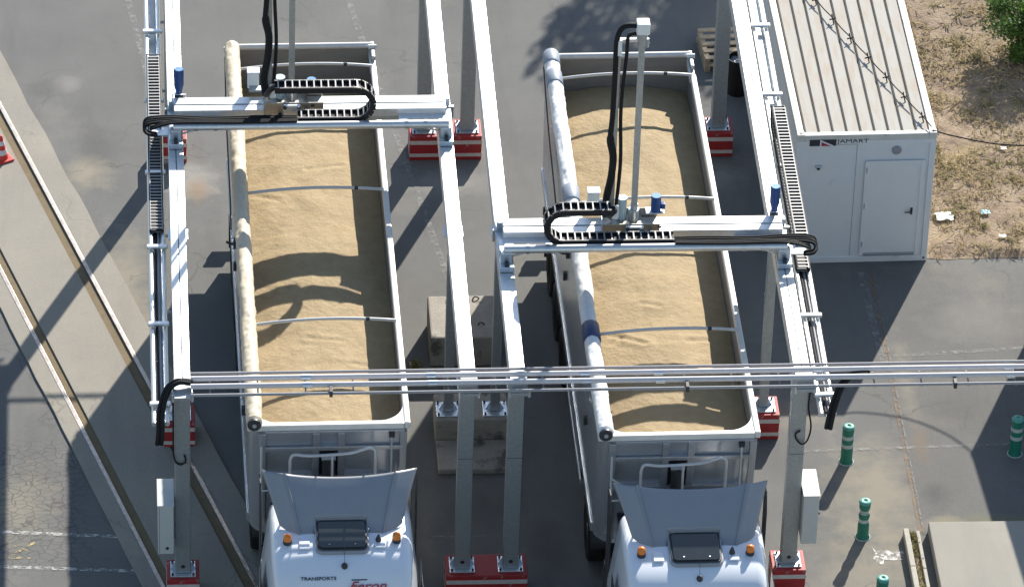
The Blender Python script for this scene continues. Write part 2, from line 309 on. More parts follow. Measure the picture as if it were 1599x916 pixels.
def thing(name, label, cat, loc=(0, 0, 0), rz=0, group=None):
    o = bpy.data.objects.new(name, None); col.objects.link(o); o.location = loc; o.rotation_euler = (0, 0, rz); o.empty_display_size = .3
    return tag(o, label, cat, group)
def smooth_path(pts, k=6):
    pts = [Vector(p) for p in pts]; out = []
    for i in range(len(pts)-1):
        p0, p1, p2, p3 = pts[max(i-1, 0)], pts[i], pts[i+1], pts[min(i+2, len(pts)-1)]
        for j in range(k):
            t = j/k; out.append(.5*((2*p1)+(p2-p0)*t+(2*p0-5*p1+4*p2-p3)*t*t+(3*p1-p0-3*p2+p3)*t**3))
    return out+[pts[-1]]
def sheet(name, poly, z, m, kind='structure', label=None):
    o = MB().add([(x, y, z) for x, y in poly], [tuple(range(len(poly)))]).build(name, m); return tag(o, label, kind=kind)
def strip(name, a, b, wd, z, m):
    a, b = Vector(a), Vector(b); d = (b-a).normalized(); n = Vector((-d.y, d.x))*wd/2
    return sheet(name, [tuple(a+n), tuple(a-n), tuple(b-n), tuple(b+n)], z, m)

# ------------------------------------------------------------------ ground and paving
sheet('ground', [(-300, -300), (300, -300), (300, 300), (-300, 300)], 0, M_ASPH)
sheet('road', [(7.23, 1.25), (40, 1.6), (40, 9.0), (7.23, 8.9)], .004, M_ASPH2)
# the old railway track: concrete bed, dirt grooves, two rails
RA0, RDIR = Vector((-6.42, 9.24)), Vector((.2899, -.957)).normalized()
RN = Vector((RDIR.y, -RDIR.x)); RN = RN if RN.x > 0 else -RN      # to the right of the track
def trk(s, off): q = RA0+RDIR*s+RN*off; return (q.x, q.y)
GA = 1.40
def bed(name, o0, o1, s0=-22, s1=24, z=.034, ragged=0):
    n = 92; vs = []; fs = []
    for i in range(n+1):
        s = s0+(s1-s0)*i/n; j = ragged*(mnoise.noise(Vector((s*.9, 3.1, 0)))+.5*mnoise.noise(Vector((s*3.1, 1, 0))))
        a = o0+(j if ragged and o0 < -1.5 else 0); b = o1+(j if ragged and o1 > 0 else 0)
        for o in (a, b):
            vs.append((*trk(s, o), z)); vs.append((*trk(s, o), .001))
    for i in range(n):
        k = i*4; fs += [(k, k+2, k+6, k+4), (k+1, k, k+4, k+5), (k+2, k+3, k+7, k+6)]
    return tag(MB().add(vs, fs).build(name, M_CONC), kind='structure')
bed('pavement', .035, .50, ragged=.04)
bed('pavement', -GA+.15, -.20)
bed('pavement', -GA-.34, -GA-.065, ragged=.03)
for o0, o1 in ((-.20, .035), (-GA-.065, -GA+.15)):
    vs = []; fs = []
    for i in range(2): s = (-22, 24)[i]; vs += [(*trk(s, o0), .006), (*trk(s, o1), .006)]
    tag(MB().add(vs, [(0, 1, 3, 2)]).build('ground', M_DIRT), kind='structure')
for off, lb in ((0, 'worn steel rail in the concrete bed, the one beside the red cone'), (-GA-.03, 'worn steel rail in the concrete bed, the one farther from the gantry')):
    a, b = trk(-22, off), trk(24, off); d = Vector((b[0]-a[0], b[1]-a[1])); ln = d.length; r = thing('track_rail', lb, 'rail', ((a[0]+b[0])/2, (a[1]+b[1])/2, 0), math.atan2(d.y, d.x))
    B('rail_head', M_RAIL, r, -ln/2, ln/2, -.034, .034, .007, .040, .004); B('rail_web', M_DARKST, r, -ln/2, ln/2, -.012, .012, .0015, .0068, 0)
# markings
strip('road_marking', (7.3, 6.19), (11, 6.48), .09, .009, M_PAINTF)
strip('road_marking', (5.2, 3.53), (11, 3.73), .07, .009, M_PAINTF)
strip('road_marking', (7.02, 8.7), (7.14, 6.0), .14, .006, M_PAINTF)
strip('road_marking', (-6.0, 20.9), (-5.22, 14.8), .12, .005, M_PAINTF)
strip('road_marking', (-1.9, 20.0), (-.05, 8.0), .12, .005, M_PAINTF)
strip('road_marking', (-9.5, 1.86), (-5.6, 1.50), .08, .006, M_PAINT)
strip('road_marking', (-9.5, .92), (-5.4, .60), .08, .006, M_PAINT)
strip('road_marking', (-1.3, 1.38), (.1, 1.40), .08, .005, M_PAINTF)
strip('road_marking', (-7.68, 1.45), (-7.28, 1.15), .05, .006, M_PAINTY)
strip('road_marking', (-7.7, 1.02), (-7.3, 1.0), .05, .006, M_PAINTY)
strip('road_marking', (-7.62, 1.05), (-7.2, 1.43), .05, .0065, M_PAINTY)
sheet('road_marking', [(6.36, .95), (6.42, .82), (6.58, .86), (6.70, .80), (6.82, .86), (6.90, .74), (6.80, .66), (6.84, .60), (6.66, .58), (6.52, .60), (6.50, .45), (6.42, .52), (6.35, .64), (6.40, .76)], .005, M_PAINTB)
strip('ground', (7.2, 8.8), (7.21, 1.3), .07, .010, M_STAINR)
strip('ground', (7.25, 8.8), (7.255, 1.3), .022, .0145, M_PAINTF)
# slab and planted kerb strip at the corner
tag(MB().box(7.32, 40, -14, 1.33, .0, .20).build('pavement', M_SLAB, None, .015), kind='structure')
for x0, x1 in ((6.90, 6.99), (7.11, 7.17)):
    for k in range(14): tag(MB().box(x0, x1, 1.24-(k+1)*1.0+.008, 1.24-k*1.0, 0, .15 if x1 < 7.1 else .10).build('kerb', M_KERB, None, .012), kind='structure')
sheet('ground', [(6.99, 1.24), (6.99, -13), (7.11, -13), (7.11, 1.24)], .05, M_SOIL)
# dry verge
def verge_z(x, y): return .03+.05*mnoise.noise(Vector((x*1.3, y*1.3, 2)))+.03*mnoise.noise(Vector((x*4, y*4, 5)))+min(.25, max(0, (x-8.6))*.03)
def vf(a, b):
    x = 8.24+a*22; y = 9.03+b*26
    if a == 0: x += .05*mnoise.noise(Vector((y*1.5, 0, 0)))
    if b == 0: y += .06*mnoise.noise(Vector((x*2.5, 0, 3)))
    return (x, y, verge_z(x, y) if (a > 0 and b > 0) else .006)
tag(MB().grid(150, 170, vf).build('ground', M_SOIL), kind='structure')
def blades(n, fx, m, name, hmin, hmax, label, lean=.6, wd=.012):
    mb = MB()
    for _ in range(n):
        x, y, z = fx(); h = random.uniform(hmin, hmax); t = random.uniform(0, 2*PI); lx, ly = random.gauss(0, lean)*h, random.gauss(0, lean)*h
        dx, dy = math.cos(t)*wd, math.sin(t)*wd
        mb.add([(x-dx, y-dy, z-.01), (x+dx, y+dy, z-.01), (x+lx*.5, y+ly*.5, z+h*.6), (x+lx, y+ly, z+h*.75)], [(0, 1, 2), (1, 3, 2)])
    return tag(mb.build(name, m), label, None, kind='stuff')
def gf():
    while True:
        x, y = random.uniform(8.3, 12.5), random.uniform(9.1, 20)
        if mnoise.noise(Vector((x*.9, y*.9, 1)))+.6*mnoise.noise(Vector((x*2.7, y*2.7, 4)))+random.uniform(-.35, .35) > .0: return x, y, verge_z(x, y)
tag(blades(13000, gf, M_DRYG, 'dry_grass', .03, .11, 'dry straw-coloured grass on the bare verge beside the white cabin', 1.0, .009), cat='grass')
CL = [(random.uniform(8.4, 12.3), random.uniform(9.2, 19)) for _ in range(70)]
def cf():
    c = random.choice(CL); x, y = c[0]+random.gauss(0, .07), c[1]+random.gauss(0, .06); return max(8.3, x), max(9.1, y), verge_z(x, y)
tag(blades(2000, cf, M_GREENG, 'verge_weeds', .04, .13, 'scattered dull green weed tufts on the dry verge', .7, .012), cat='weeds')
tag(blades(900, lambda: (random.uniform(7.0, 7.10), -13*random.random()**1.8+1.2, .05), M_WEED, 'kerb_weeds', .04, .11, 'yellow-green weeds growing between the two kerbs', .5, .010), cat='weeds')

# ------------------------------------------------------------------ shared bits
def wheel_proto(r, wd, name='wheel'):
    e = MB().lathe([(r*.60, -wd*.42), (r*.80, -wd*.5), (r*.95, -wd*.47), (r, -wd*.36), (r, wd*.36), (r*.95, wd*.47), (r*.80, wd*.5), (r*.60, wd*.42), (r*.60, -wd*.42)], 28).mesh('tyre', M_TYRE)
    h = MB().lathe([(.02, -.12), (.12, -.12), (.15, -.02), (r*.42, -.04), (r*.56, wd*.36), (r*.605, wd*.41), (r*.605, -wd*.41), (r*.5, -wd*.3), (.02, -wd*.25)], 24).mesh('rim', M_CHROME)
    return e, h
WT = wheel_proto(.52, .36)
def wheel(parent, x, y, side, wm=WT, z=.52):
    o = bpy.data.objects.new('wheel', None); col.objects.link(o); o.parent = parent; o.location = (x, y, z); o.rotation_euler = (0, PI/2 if side < 0 else -PI/2, 0)
    for me, nm in zip(wm, ('tyre', 'rim')):
        c = bpy.data.objects.new(nm, me); col.objects.link(c); c.parent = o
    return o

# ------------------------------------------------------------------ tipper trailers
TL = 10.8
RIM = 3.66
def trailer(x, y, rz, lab, cream, grain_lab, gz, gseed, gmound):
    t = thing('tipper_trailer', lab, 'trailer', (x, y, 0), rz, 'tipper trailers full of grain')
    hw, R = 1.255, .36
    def loop(off, z):
        k = (RIM-z)/(RIM-1.3); sh = .42*max(0, k); h = hw-off-.035*max(0, k); yf = sh+off; r = max(.05, R-off)
        pts = [(-h, TL, z), (-h, yf+r, z)]
        for i in range(1, 9): a = PI+PI/2*i/8; pts.append((-h+r+r*math.cos(a), yf+r+r*math.sin(a), z))
        for i in range(0, 9): a = 1.5*PI+PI/2*i/8; pts.append((h-r+r*math.cos(a), yf+r+r*math.sin(a), z))
        return pts+[(h, TL, z)]
    zs = [RIM-.02, 3.0, 2.2, 1.32]; mo = MB(); mi = MB(); n = len(loop(0, 2))
    for mb, off, fl in ((mo, 0, False), (mi, .045, True)):
        L = [loop(off, z) for z in zs]; vs = [q for g in L for q in g]
        fs = [(i*n+k, i*n+k+1, (i+1)*n+k+1, (i+1)*n+k) for i in range(len(zs)-1) for k in range(n-1)]
        if not fl: fs = [tuple(reversed(f)) for f in fs]
        mb.add(vs, fs, True)
    mo.build('body_wall', M_BODY, t); mi.build('inner_wall', M_INNER, t)
    fl = loop(0, 1.32); MB().prism([(a, b) for a, b, _ in fl], 1.24, 1.322).build('floor', M_BODY, t)
    # rails round the top
    B('top_rail', M_RIM, t, hw-.075, hw+.022, .0, TL-.62, RIM-.09, RIM+.03, .02)
    B('top_rail', M_RIM, t, -hw-.022, -hw+.075, .0, TL-.62, RIM-.09, RIM+.03, .02)
    B('front_rail', M_RIM, t, -hw+.0765, hw-.0765, -.02, .085, RIM-.075, RIM+.028, .012)
    for s in (-1, 1):
        poly = [(s*(hw-.076), .086)]
        for i in range(9): a = PI/2*i/8; poly.append((s*(hw-.076-.42+.42*math.sin(a)), .086+.42-.42*math.cos(a)))
        if s < 0: poly = poly[::-1]
        MB().prism(poly[::-1] if s > 0 else poly[::-1], RIM-.02, RIM+.012).build('corner_gusset', M_RIM, t)
        B('side_rail_lower', M_BODY, t, s*1.225-.03, s*1.225+.03, .75, TL, 1.23, 1.40, .01)
    # tailgate with hinge arms
    B('tailgate', M_INNER, t, -hw+.05, hw-.05, TL-.03, TL+.03, 1.25, RIM, .006)
    C('tailgate_tube', M_RIM, t, (-hw+.02, TL, RIM+.03), (hw-.02, TL, RIM+.03), .055)
    for s in (-1, 1):
        B('rear_post', M_RIM, t, s*(hw-.03)-.05, s*(hw-.03)+.05, TL-.62, TL-.05, RIM-.16, RIM-.03, .02)
        hb = B('hinge_bracket', M_GALV, t, s*(hw-.02)-.035, s*(hw-.02)+.035, TL-.42, TL+.07, RIM-.029, RIM+.07, .02)
        C('hinge_pin', M_RIM, hb, (s*(hw-.02)-.07, TL-.12, RIM+.07), (s*(hw-.02)+.07, TL-.12, RIM+.07), .045)
    for yy in (TL-.70, TL-4.42, TL-8.12):
        pts = [(q*1.2, yy+.04*q, RIM+.04+.085*(1-q*q)) for q in [i/10-1 for i in range(21)]]
        h = T('hoop', M_TUBEW, t, pts, .027)
        for q in (-.9, .62): C('hoop_sleeve', M_DARKST, h, (q*1.2-.03, yy+.04*q, RIM+.04+.085*(1-q*q)), (q*1.2+.03, yy+.04*q+.002, RIM+.04+.085*(1-q*q)), .031, 10)
    # rolled tarpaulin on the left rail
    mt = M_TARPC if cream else M_TARPW
    def rf(a, b):
        yy = -.10+a*(TL+.02); th = 2*PI*b; nz = mnoise.noise(Vector((yy*1.7, math.cos(th)*1.5, math.sin(th)*1.5+gseed)))
        nz2 = mnoise.noise(Vector((yy*6, math.cos(th)*2, math.sin(th)*2+gseed)))
        nz3 = mnoise.noise(Vector((yy*13+th*.8, math.cos(th)*2.2, math.sin(th)*2.2-gseed)))
        r = .126*(1+.11*nz+.09*nz2+.06*nz3)*(1 if .004 < a < .996 else .8); sag = .012*math.sin(a*PI*6)
        return (-hw+.085+r*math.cos(th)+.012*mnoise.noise(Vector((yy*.8, gseed, 0))), yy, RIM+.125+r*math.sin(th)+sag)
    roll = MB().grid(420, 28, rf, flip=True).build('tarp_roll', mt, t)
    def band(y0, y1, m, name, parent): return MB().lathe([(.139, 0), (.144, .01), (.144, y1-y0-.01), (.139, y1-y0)], 22).build(name, m, parent, loc=(-hw+.085, y0, RIM+.125), rot=(-PI/2, 0, 0))
    C('tarp_axle', M_DARKST, roll, (-hw+.085, -.13, RIM+.125), (-hw+.085, -.085, RIM+.125), .108, 18)
    C('axle_end', M_GALV, roll, (-hw+.085, -.15, RIM+.125), (-hw+.085, -.12, RIM+.125), .035, 12)
    if not cream:
        band(TL-8.42, TL-8.02, M_NAVY, 'strap', roll); band(TL-4.55, TL-4.15, M_GBLUE, 'strap', roll); band(TL-1.05, TL-.70, M_GBLUE, 'strap', roll); band(TL-.42, TL-.09, M_GBLUE, 'strap', roll)
    # front wall frames
    def fy(z): return .42*max(0, (RIM-z)/(RIM-1.3))
    def fr(name, x0, x1, z0, z1, d, m=M_BODY, par=t):
        mb = MB(); vs = [(xx, fy(zz)-dd, zz) for xx in (x0, x1) for dd in (-.02, d) for zz in (z0, z1)]
        mb.add(vs, [(0, 1, 3, 2), (4, 6, 7, 5), (0, 4, 5, 1), (2, 3, 7, 6), (0, 2, 6, 4), (1, 5, 7, 3)]); return mb.build(name, m, par, .008)
    fr('front_rib', -1.0, 1.19, 3.16, 3.24, .075); fr('front_rib', -1.0, 1.19, 3.54, 3.585, .06)
    for xx in (-1.04, -.20, .20, 1.17): fr('front_upright', xx-.055, xx+.055, 1.5, 3.54, .068)
    fr('front_rib', -1.0, 1.19, 2.5, 2.58, .072)
    fr('front_panel', -.985, -.255, 3.25, 3.53, .02); fr('front_panel', .255, 1.115, 3.25, 3.53, .02)
    fr('hoist_recess', -.15, .15, 1.6, 3.12, .012, M_DARKST)
    C('hoist_cylinder', M_PLAS, t, (0, -.02, 1.3), (0, .02, 3.0), .10, 16); C('hoist_head', M_GALV, t, (-.11, .0, 3.03), (.11, .0, 3.03), .05, 12)
    pipe = [(.98, fy(3.4)-.12, 3.46), (.985, fy(3.0)-.13, 2.9), (.985, fy(2.5)-.14, 1.6)]
    T('front_pipe', M_TUBEW, t, smooth_path(pipe), .018); fr('pipe_box', .94, 1.03, 3.44, 3.54, .10, M_DARKST)
    T('front_ladder', M_TUBEW, t, smooth_path([(-1.06, -.10, 3.35), (-1.06, -.14, 2.9), (-1.06, -.2, 2.2), (-1.06, -.2, 1.5)]), .02)
    T('front_ladder', M_TUBEW, t, [(-1.06, -.14, 2.95), (-.5, -.3, 2.62)], .018); T('front_ladder', M_TUBEW, t, [(-1.06, -.19, 2.55), (-.1, -.22, 2.62)], .016)
    # access platform with hand rail in front of the body
    B('access_platform', M_DARKST, t, -.9, .9, -.62, .25, 1.93, 1.98, .006)
    HY, HZ = -.34, .10
    hr = [(-.62, HY, 1.98), (-.62, HY, 3.12+HZ), (-.60, HY, 3.22+HZ), (-.54, HY, 3.26+HZ), (-.38, HY, 3.235+HZ), (-.15, HY, 3.235+HZ), (.30, HY, 3.265+HZ), (.50, HY, 3.33+HZ), (.62, HY, 3.365+HZ), (.70, HY, 3.33+HZ), (.715, HY, 3.22+HZ), (.70, HY, 1.98)]
    h = T('hand_rail', M_TUBEW, t, [hr[0]]+smooth_path(hr[1:11], 4)+[hr[11]], .024); C('rail_stanchion', M_TUBEW, h, (.04, HY, 1.98), (.04, HY, 3.235+HZ), .02, 8)
    # running gear
    for s in (-1, 1): B('chassis_beam', M_DARKST, t, s*.42-.07, s*.42+.07, .9, TL-.1, .95, 1.238, .01)
    for k, yy in enumerate((TL-1.75, TL-3.06, TL-4.37)):
        C('axle', M_DARKST, t, (-1.0, yy, .52), (1.0, yy, .52), .075, 12)
        for s in (-1, 1):
            wheel(t, s*1.06, yy, s)
            C('hub', M_DARKST, t, (s*.86, yy, .52), (s*.9, yy, .52), .2, 14)
            def gf2(a, b, s=s, yy=yy): th = PI*(.12+.76*a); return (s*(.85+.38*b), yy-.62*math.cos(th), .55+.60*math.sin(th))
            MB().grid(12, 1, gf2).build('mudguard', M_PLAS, t, solid=.012)
            B('suspension_arm', M_DARKST, t, s*.5-.05, s*.5+.05, yy-.5, yy+.25, .45, .95, .01)
    for s in (-1, 1):
        B('rear_mudflap', M_RUBBER, t, s*1.05-.2, s*1.05+.2, TL-1.06, TL-1.045, .25, .95, 0)
        B('landing_leg', M_DARKST, t, s*.72-.07, s*.72+.07, 2.4, 2.54, .06, 1.0, .01); B('landing_foot', M_DARKST, t, s*.72-.14, s*.72+.14, 2.33, 2.6, .0, .06, .01)
        B('leg_bracket', M_DARKST, t, min(s*.42, s*.75), max(s*.42, s*.75), 2.4, 2.54, 1.0, 1.15, .01)
        sg = B('side_guard', M_ALU, t, s*1.20-.015, s*1.20+.015, 2.9, TL-5.15, .85, .97, .006); B('side_guard', M_ALU, t, s*1.20-.015, s*1.20+.015, 2.9, TL-5.15, .52, .64, .006)
        for yy in (3.1, 5.3): B('guard_post', M_DARKST, t, s*1.16-.022, s*1.16+.022, yy-.03, yy+.03, .5, 1.23, 0)
        B('tail_light', M_REDL, t, s*.98-.17, s*.98+.17, TL-.03, TL+.03, .62, .76, .01)
        B('bumper_arm', M_DARKST, t, s*.5-.04, s*.5+.04, TL-.3, TL-.05, .5, .95, .006)
    B('rear_bumper', M_DARKST, t, -1.2, 1.2, TL-.12, TL-.031, .46, .61, .01)
    T('tarp_crank', M_PLAS, t, [(-hw-.03, TL-5.15, 3.2), (-hw-.10, TL-5.15, 3.2), (-hw-.17, TL-5.13, 3.23)], .022); B('crank_bracket', M_PLAS, t, -hw-.05, -hw+.02, TL-5.2, TL-5.1, 3.12, 3.3, .01)
    T('tarp_cord', M_PLAS, t, smooth_path([(-hw-.03, TL-.1, 3.55), (-hw-.05, TL-1.6, 3.2), (-hw-.04, TL-3.2, 2.75), (-hw-.03, TL-3.3, 2.2)]), .013, 6)
    for yy in (2.0, 6.0): B('cord_hook', M_PLAS, t, -hw-.04, -hw+.015, yy, yy+.08, 2.4, 2.55, .005)
    # grain
    ins = .055
    def gh(px, py):
        u = px/1.2; e = 1-abs(u)**2.2
        z = gz+gmound*(e-.5)
        z += .05*mnoise.noise(Vector((px*.7, py*.55, gseed)))+.022*mnoise.noise(Vector((px*2.1, py*1.8, gseed+3)))+.007*mnoise.noise(Vector((px*7, py*7, gseed)))
        z -= .16*max(0, (py-(TL-1.6))/1.6)**2
        for (ax, ay, bx, by, dp) in FUR[gseed]:
            d = Vector((bx-ax, by-ay)); tt = max(0, min(1, ((px-ax)*d.x+(py-ay)*d.y)/d.length_squared)); ds = math.hypot(px-ax-d.x*tt, py-ay-d.y*tt)
            z -= dp*math.exp(-(ds/.035)**2)-dp*.6*math.exp(-((ds-.09)/.05)**2)
        return z
    FUR = {1: [(-.2, 3.1, .35, 3.0, .012), (.0, 7.9, .6, 8.05, .01), (-.9, 7.2, -.5, 7.0, .012), (.5, 2.4, .95, 2.32, .010)], 2: [(-.75, 3.35, -.25, 3.0, .022), (-.8, 3.1, -.6, 3.25, .015), (.45, 3.1, .8, 3.2, .014), (-.2, 4.15, .1, 4.05, .012), (.3, 6.0, .8, 6.1, .01)]}
    nx, ny = 56, 240; vs = []
    g = thing2 = None
    mb = MB()
    def gv(a, b):
        py = ins+.42*(RIM-gz)/(RIM-1.3)+b*(TL-.045-ins-.42*(RIM-gz)/(RIM-1.3)); h = hw-ins-.006
        c = py-(ins+.42*(RIM-gz)/(RIM-1.3))
        if c < .31: h -= .31-math.sqrt(max(0, .31**2-(.31-c)**2))
        px = (a*2-1)*h; return (px, py, gh(px, py))
    mb.grid(nx, ny, gv, flip=False)
    go = mb.build('grain_load', M_GRAIN, None, loc=(x, y, 0), rot=(0, 0, rz)); tag(go, grain_lab, 'grain', 'grain loads', 'stuff')
    # skirt down to the floor so that the load is a body, not a skin
    return t

trailer(-2.5637, -.4448, .0101, 'grey tipper trailer with a cream rolled tarp along its rim', True, 'golden grain filling the trailer with the cream tarp roll', 3.05, 1, .15)
trailer(2.9053, -.8347, .013, 'grey tipper trailer with a white rolled tarp and navy strap along its rim', False, 'golden grain filling the trailer with the white tarp roll', 3.16, 2, .17)

# ------------------------------------------------------------------ lettering helper
def lettering(txt, size, m, parent, name, loc, rot, shear=0., ext=.002, sx=1.):
    cu = bpy.data.curves.new(name, 'FONT'); cu.body = txt; cu.size = size; cu.shear = shear; cu.extrude = ext
    tmp = bpy.data.objects.new('tmp', cu); col.objects.link(tmp); bpy.context.view_layer.update()
    me = bpy.data.meshes.new_from_object(tmp.evaluated_get(bpy.context.evaluated_depsgraph_get())); bpy.data.objects.remove(tmp); me.materials.clear(); me.materials.append(m)
    o = bpy.data.objects.new(name, me); col.objects.link(o); o.parent = parent; o.location = loc; o.rotation_euler = rot; o.scale = (sx, 1, 1); return o

# ------------------------------------------------------------------ tractor units
def tractor(x, y, rz, lab):
    t = thing('truck_tractor', lab, 'truck', (x, y, 0), rz, 'truck tractors coupled to the trailers')
    # loft of the cab: (y, top z, half width at roof, half width at belt)
    st = [(-.10, 3.00, 1.06, 1.20), (-.14, 3.03, 1.09, 1.235), (-.6, 3.05, 1.10, 1.245), (-1.15, 3.045, 1.10, 1.245), (-1.50, 3.0, 1.09, 1.245), (-1.72, 2.92, 1.07, 1.24), (-1.88, 2.80, 1.05, 1.235), (-1.98, 2.62, 1.03, 1.23), (-2.08, 2.3, 1.02, 1.225), (-2.17, 1.8, 1.06, 1.21), (-2.22, 1.35, 1.1, 1.18), (-2.23, 1.05, 1.1, 1.12)]
    rings = []
    for yy, zt, hr, hb in st:
        zb = .95; r = min(.16, (zt-zb)*.4); pts = [(-hb+.03, yy, zb), (-hb, yy, zb+.05), (-hb, yy, min(1.75, zt-r))]
        for i in range(6): a = PI-PI/2*i/5; pts.append((-hr+r+r*math.cos(a)*1.0, yy, zt-r+r*math.sin(a)))
        pts += [(-hr*.45, yy, zt+.012), (hr*.45, yy, zt+.012)]
        for i in range(6): a = PI/2-PI/2*i/5; pts.append((hr-r+r*math.cos(a), yy, zt-r+r*math.sin(a)))
        pts += [(hb, yy, min(1.75, zt-r)), (hb, yy, zb+.05), (hb-.03, yy, zb)]
        rings.append(pts)
    n = len(rings[0]); mb = MB(); vs = [q for g in rings for q in g]
    fs = [(i*n+k, i*n+(k+1) % n, (i+1)*n+(k+1) % n, (i+1)*n+k) for i in range(len(st)-1) for k in range(n)]
    mb.add(vs, fs, True); mb.add(rings[0], [tuple(reversed(range(n)))]); mb.add(rings[-1], [tuple(range(n))])
    cab = mb.build('cab_shell', M_CAB, t)
    MB().grid(1, 10, lambda a, b: ((b*2-1)*(.98-.02*a), (-2.012 if a == 0 else -2.185)-.035-.03*(1-(b*2-1)**2), 2.52 if a == 0 else 1.70)).build('windshield', M_GLASS, t, solid=.02)
    B('sun_visor', M_PLAS, t, -.98, .98, -2.16, -2.02, 2.55, 2.60, .01)
    for s in (-1, 1):
        B('side_window', M_GLASS, t, s*1.243-.006, s*1.243+.006, -1.75, -.85, 1.78, 2.45, .02)
        d = B('door', M_CAB, t, s*1.246-.006, s*1.246+.006, -1.85, -.75, 1.05, 1.76, .01); B('handle', M_PLAS, d, s*1.26-.02, s*1.26+.02, -.95, -.82, 1.5, 1.54, .006)
        B('step', M_PLAS, t, s*1.1-.14, s*1.1+.14, -1.55, -.85, .35, .9, .03)
        B('headlight', M_CHROME, t, s*.92-.18, s*.92+.18, -2.31, -2.235, .62, .86, .03)
        T('mirror_arm', M_PLAS, t, [(s*1.2, -1.95, 2.35), (s*1.42, -2.02, 2.3), (s*1.42, -2.02, 1.75), (s*1.2, -1.98, 1.75)], .022)
        B('mirror', M_PLAS, t, s*1.42-.11, s*1.42+.11, -2.10, -2.0, 1.78, 2.28, .03)
        # dark side fairings behind the cab
        MB().add([(s*1.21, -.11, 1.1), (s*1.21, -.11, 3.0), (s*1.215, .06, 3.26), (s*1.22, .34, 3.22), (s*1.22, .34, 1.1)], [(0, 1, 2, 3, 4)]).build('side_fairing', M_PLAS, t, solid=.016)
        bc = C('beacon', M_PLAS, t, (s*.84, -1.19, 3.03), (s*.84, -1.19, 3.095), .068, 16)
        MB().lathe([(.062, 0), (.066, .04), (.058, .085), (.03, .105), (.001, .11)], 18).build('lens', M_AMBER, bc, loc=(s*.84, -1.19, 3.095))
    B('grille', M_PLAS, t, -.85, .85, -2.30, -2.22, 1.0, 1.6, .02); B('front_bumper', M_CAB, t, -1.22, 1.22, -2.38, -2.231, .32, .95, .05)
    # roof deflector: one curved panel with folded sides, notched round the hatch
    NU, NV = 44, 22
    def dfl(a, b):
        u = a*2-1; au = abs(u)
        zr = 3.60+.12*au**2.2; yr = -.21-.06*(1-u*u)
        wr = 1.205; wf = .90
        tt = b*(1-.16*max(0, (au-.72)/.28)**2)
        xx = u*(wr*(1-tt)+wf*tt); yy = yr+(-1.0-yr)*tt; zz = zr*(1-tt)+3.045*tt+.05*math.sin(PI*tt)*(1-.5*au*au)
        if au > .72: zz -= .14*((au-.72)/.28)*(1-.5*tt); yy += .17*((au-.72)/.28)*(1-.6*tt)
        for c in (-.71, .71): zz += .016*math.exp(-((u-c)/.02)**2)*(1-tt*.3)
        return (xx, yy, zz)
    mbd = MB().grid(NU, NV, dfl)
    keep = [i for i, f in enumerate(mbd.f) if not (abs(sum(mbd.v[k][0] for k in f)/4) < .40 and sum(mbd.v[k][1] for k in f)/4 < -.80)]
    mbd.f = [mbd.f[i] for i in keep]; mbd.sm = [mbd.sm[i] for i in keep]
    d = mbd.build('roof_deflector', M_DEFL, t, solid=.010)
    B('hatch_surround', M_DEFL, d, -.41, .41, -.815, -.80, 3.02, 3.238, .004)
    for s in (-1, 1):
        MB().prism([(-.8, 3.03), (-1.03, 3.03), (-1.03, 3.055), (-.8, 3.235)], -.006, .006).build('hatch_surround', M_DEFL, d, 0, (s*.407, 0, 0), (PI/2, 0, PI/2))
        T('crease_rib', M_DEFL, d, [Vector(dfl((1+s*.71)/2, q/10))+Vector((0, -.004, .006)) for q in range(11)], .011, 6)
    for s in (-.72, .72): C('strut', M_PLAS, d, (s, -.16, 3.02), (s, -.28, 3.50), .02, 8)
    # roof hatch
    def rr(hx, hy, r, k=6):
        return [(sx*(hx-r)+r*math.cos(a0+PI/2*i/k), sy*(hy-r)+r*math.sin(a0+PI/2*i/k)) for sx, sy, a0 in ((1, 1, 0), (-1, 1, PI/2), (-1, -1, PI), (1, -1, 1.5*PI)) for i in range(k+1)]
    h = MB().prism(rr(.415, .375, .12), -.06, .03).build('roof_hatch', M_DEFL, t, .016, (0, -1.10, 3.085), (.11, 0, 0))
    h2 = MB().prism(rr(.385, .325, .085), 0, .02).build('hatch_seal', M_PLAS, h, .004, (0, -.015, .0305)); MB().prism(rr(.36, .30, .07), 0, .02).build('hatch_glass', M_GLASS, h, .005, (0, -.015, .052))
    for q in (-.2, .2): C('hatch_stud', M_GALV, h, (q, -.25, .072), (q, -.25, .081), .014, 10)
    B('roof_plate', M_CAB, t, -.66, -.50, -1.36, -1.12, 3.04, 3.066, .004); B('roof_plate', M_CAB, t, .50, .66, -1.36, -1.12, 3.04, 3.066, .004)
    MB().lathe([(.045, 0), (.045, .03), (.02, .10), (.001, .13)], 14).build('roof_fin', M_PLAS, t, loc=(.56, -1.2, 3.066))
    an = MB().lathe([(.048, -.03), (.05, .02), (.03, .05), (.001, .06)], 14).build('antenna_base', M_PLAS, t, loc=(.02, -1.68, 2.955)); C('antenna_whip', M_PLAS, an, (0, 0, .05), (0, .12, .27), .0035, 6)
    # lettering on the sloping roof brow
    lettering('TRANSPORTS', .075, M_TXT, t, 'lettering', (-.66, -1.862, 2.832), (.68, 0, 0), 0, .006, 1.2)
    lettering('Daniel', .23, M_TXTR, t, 'lettering', (-.64, -2.015, 2.60), (1.15, 0, 0), .45, .012, 1.15)
    lettering('Feron', .21, M_TXTR, t, 'lettering', (.06, -1.975, 2.70), (1.08, 0, .02), .45, .012, 1.15)
    B('lettering_stroke', M_TXT, t, .12, .36, -1.868, -1.855, 2.815, 2.835, 0)
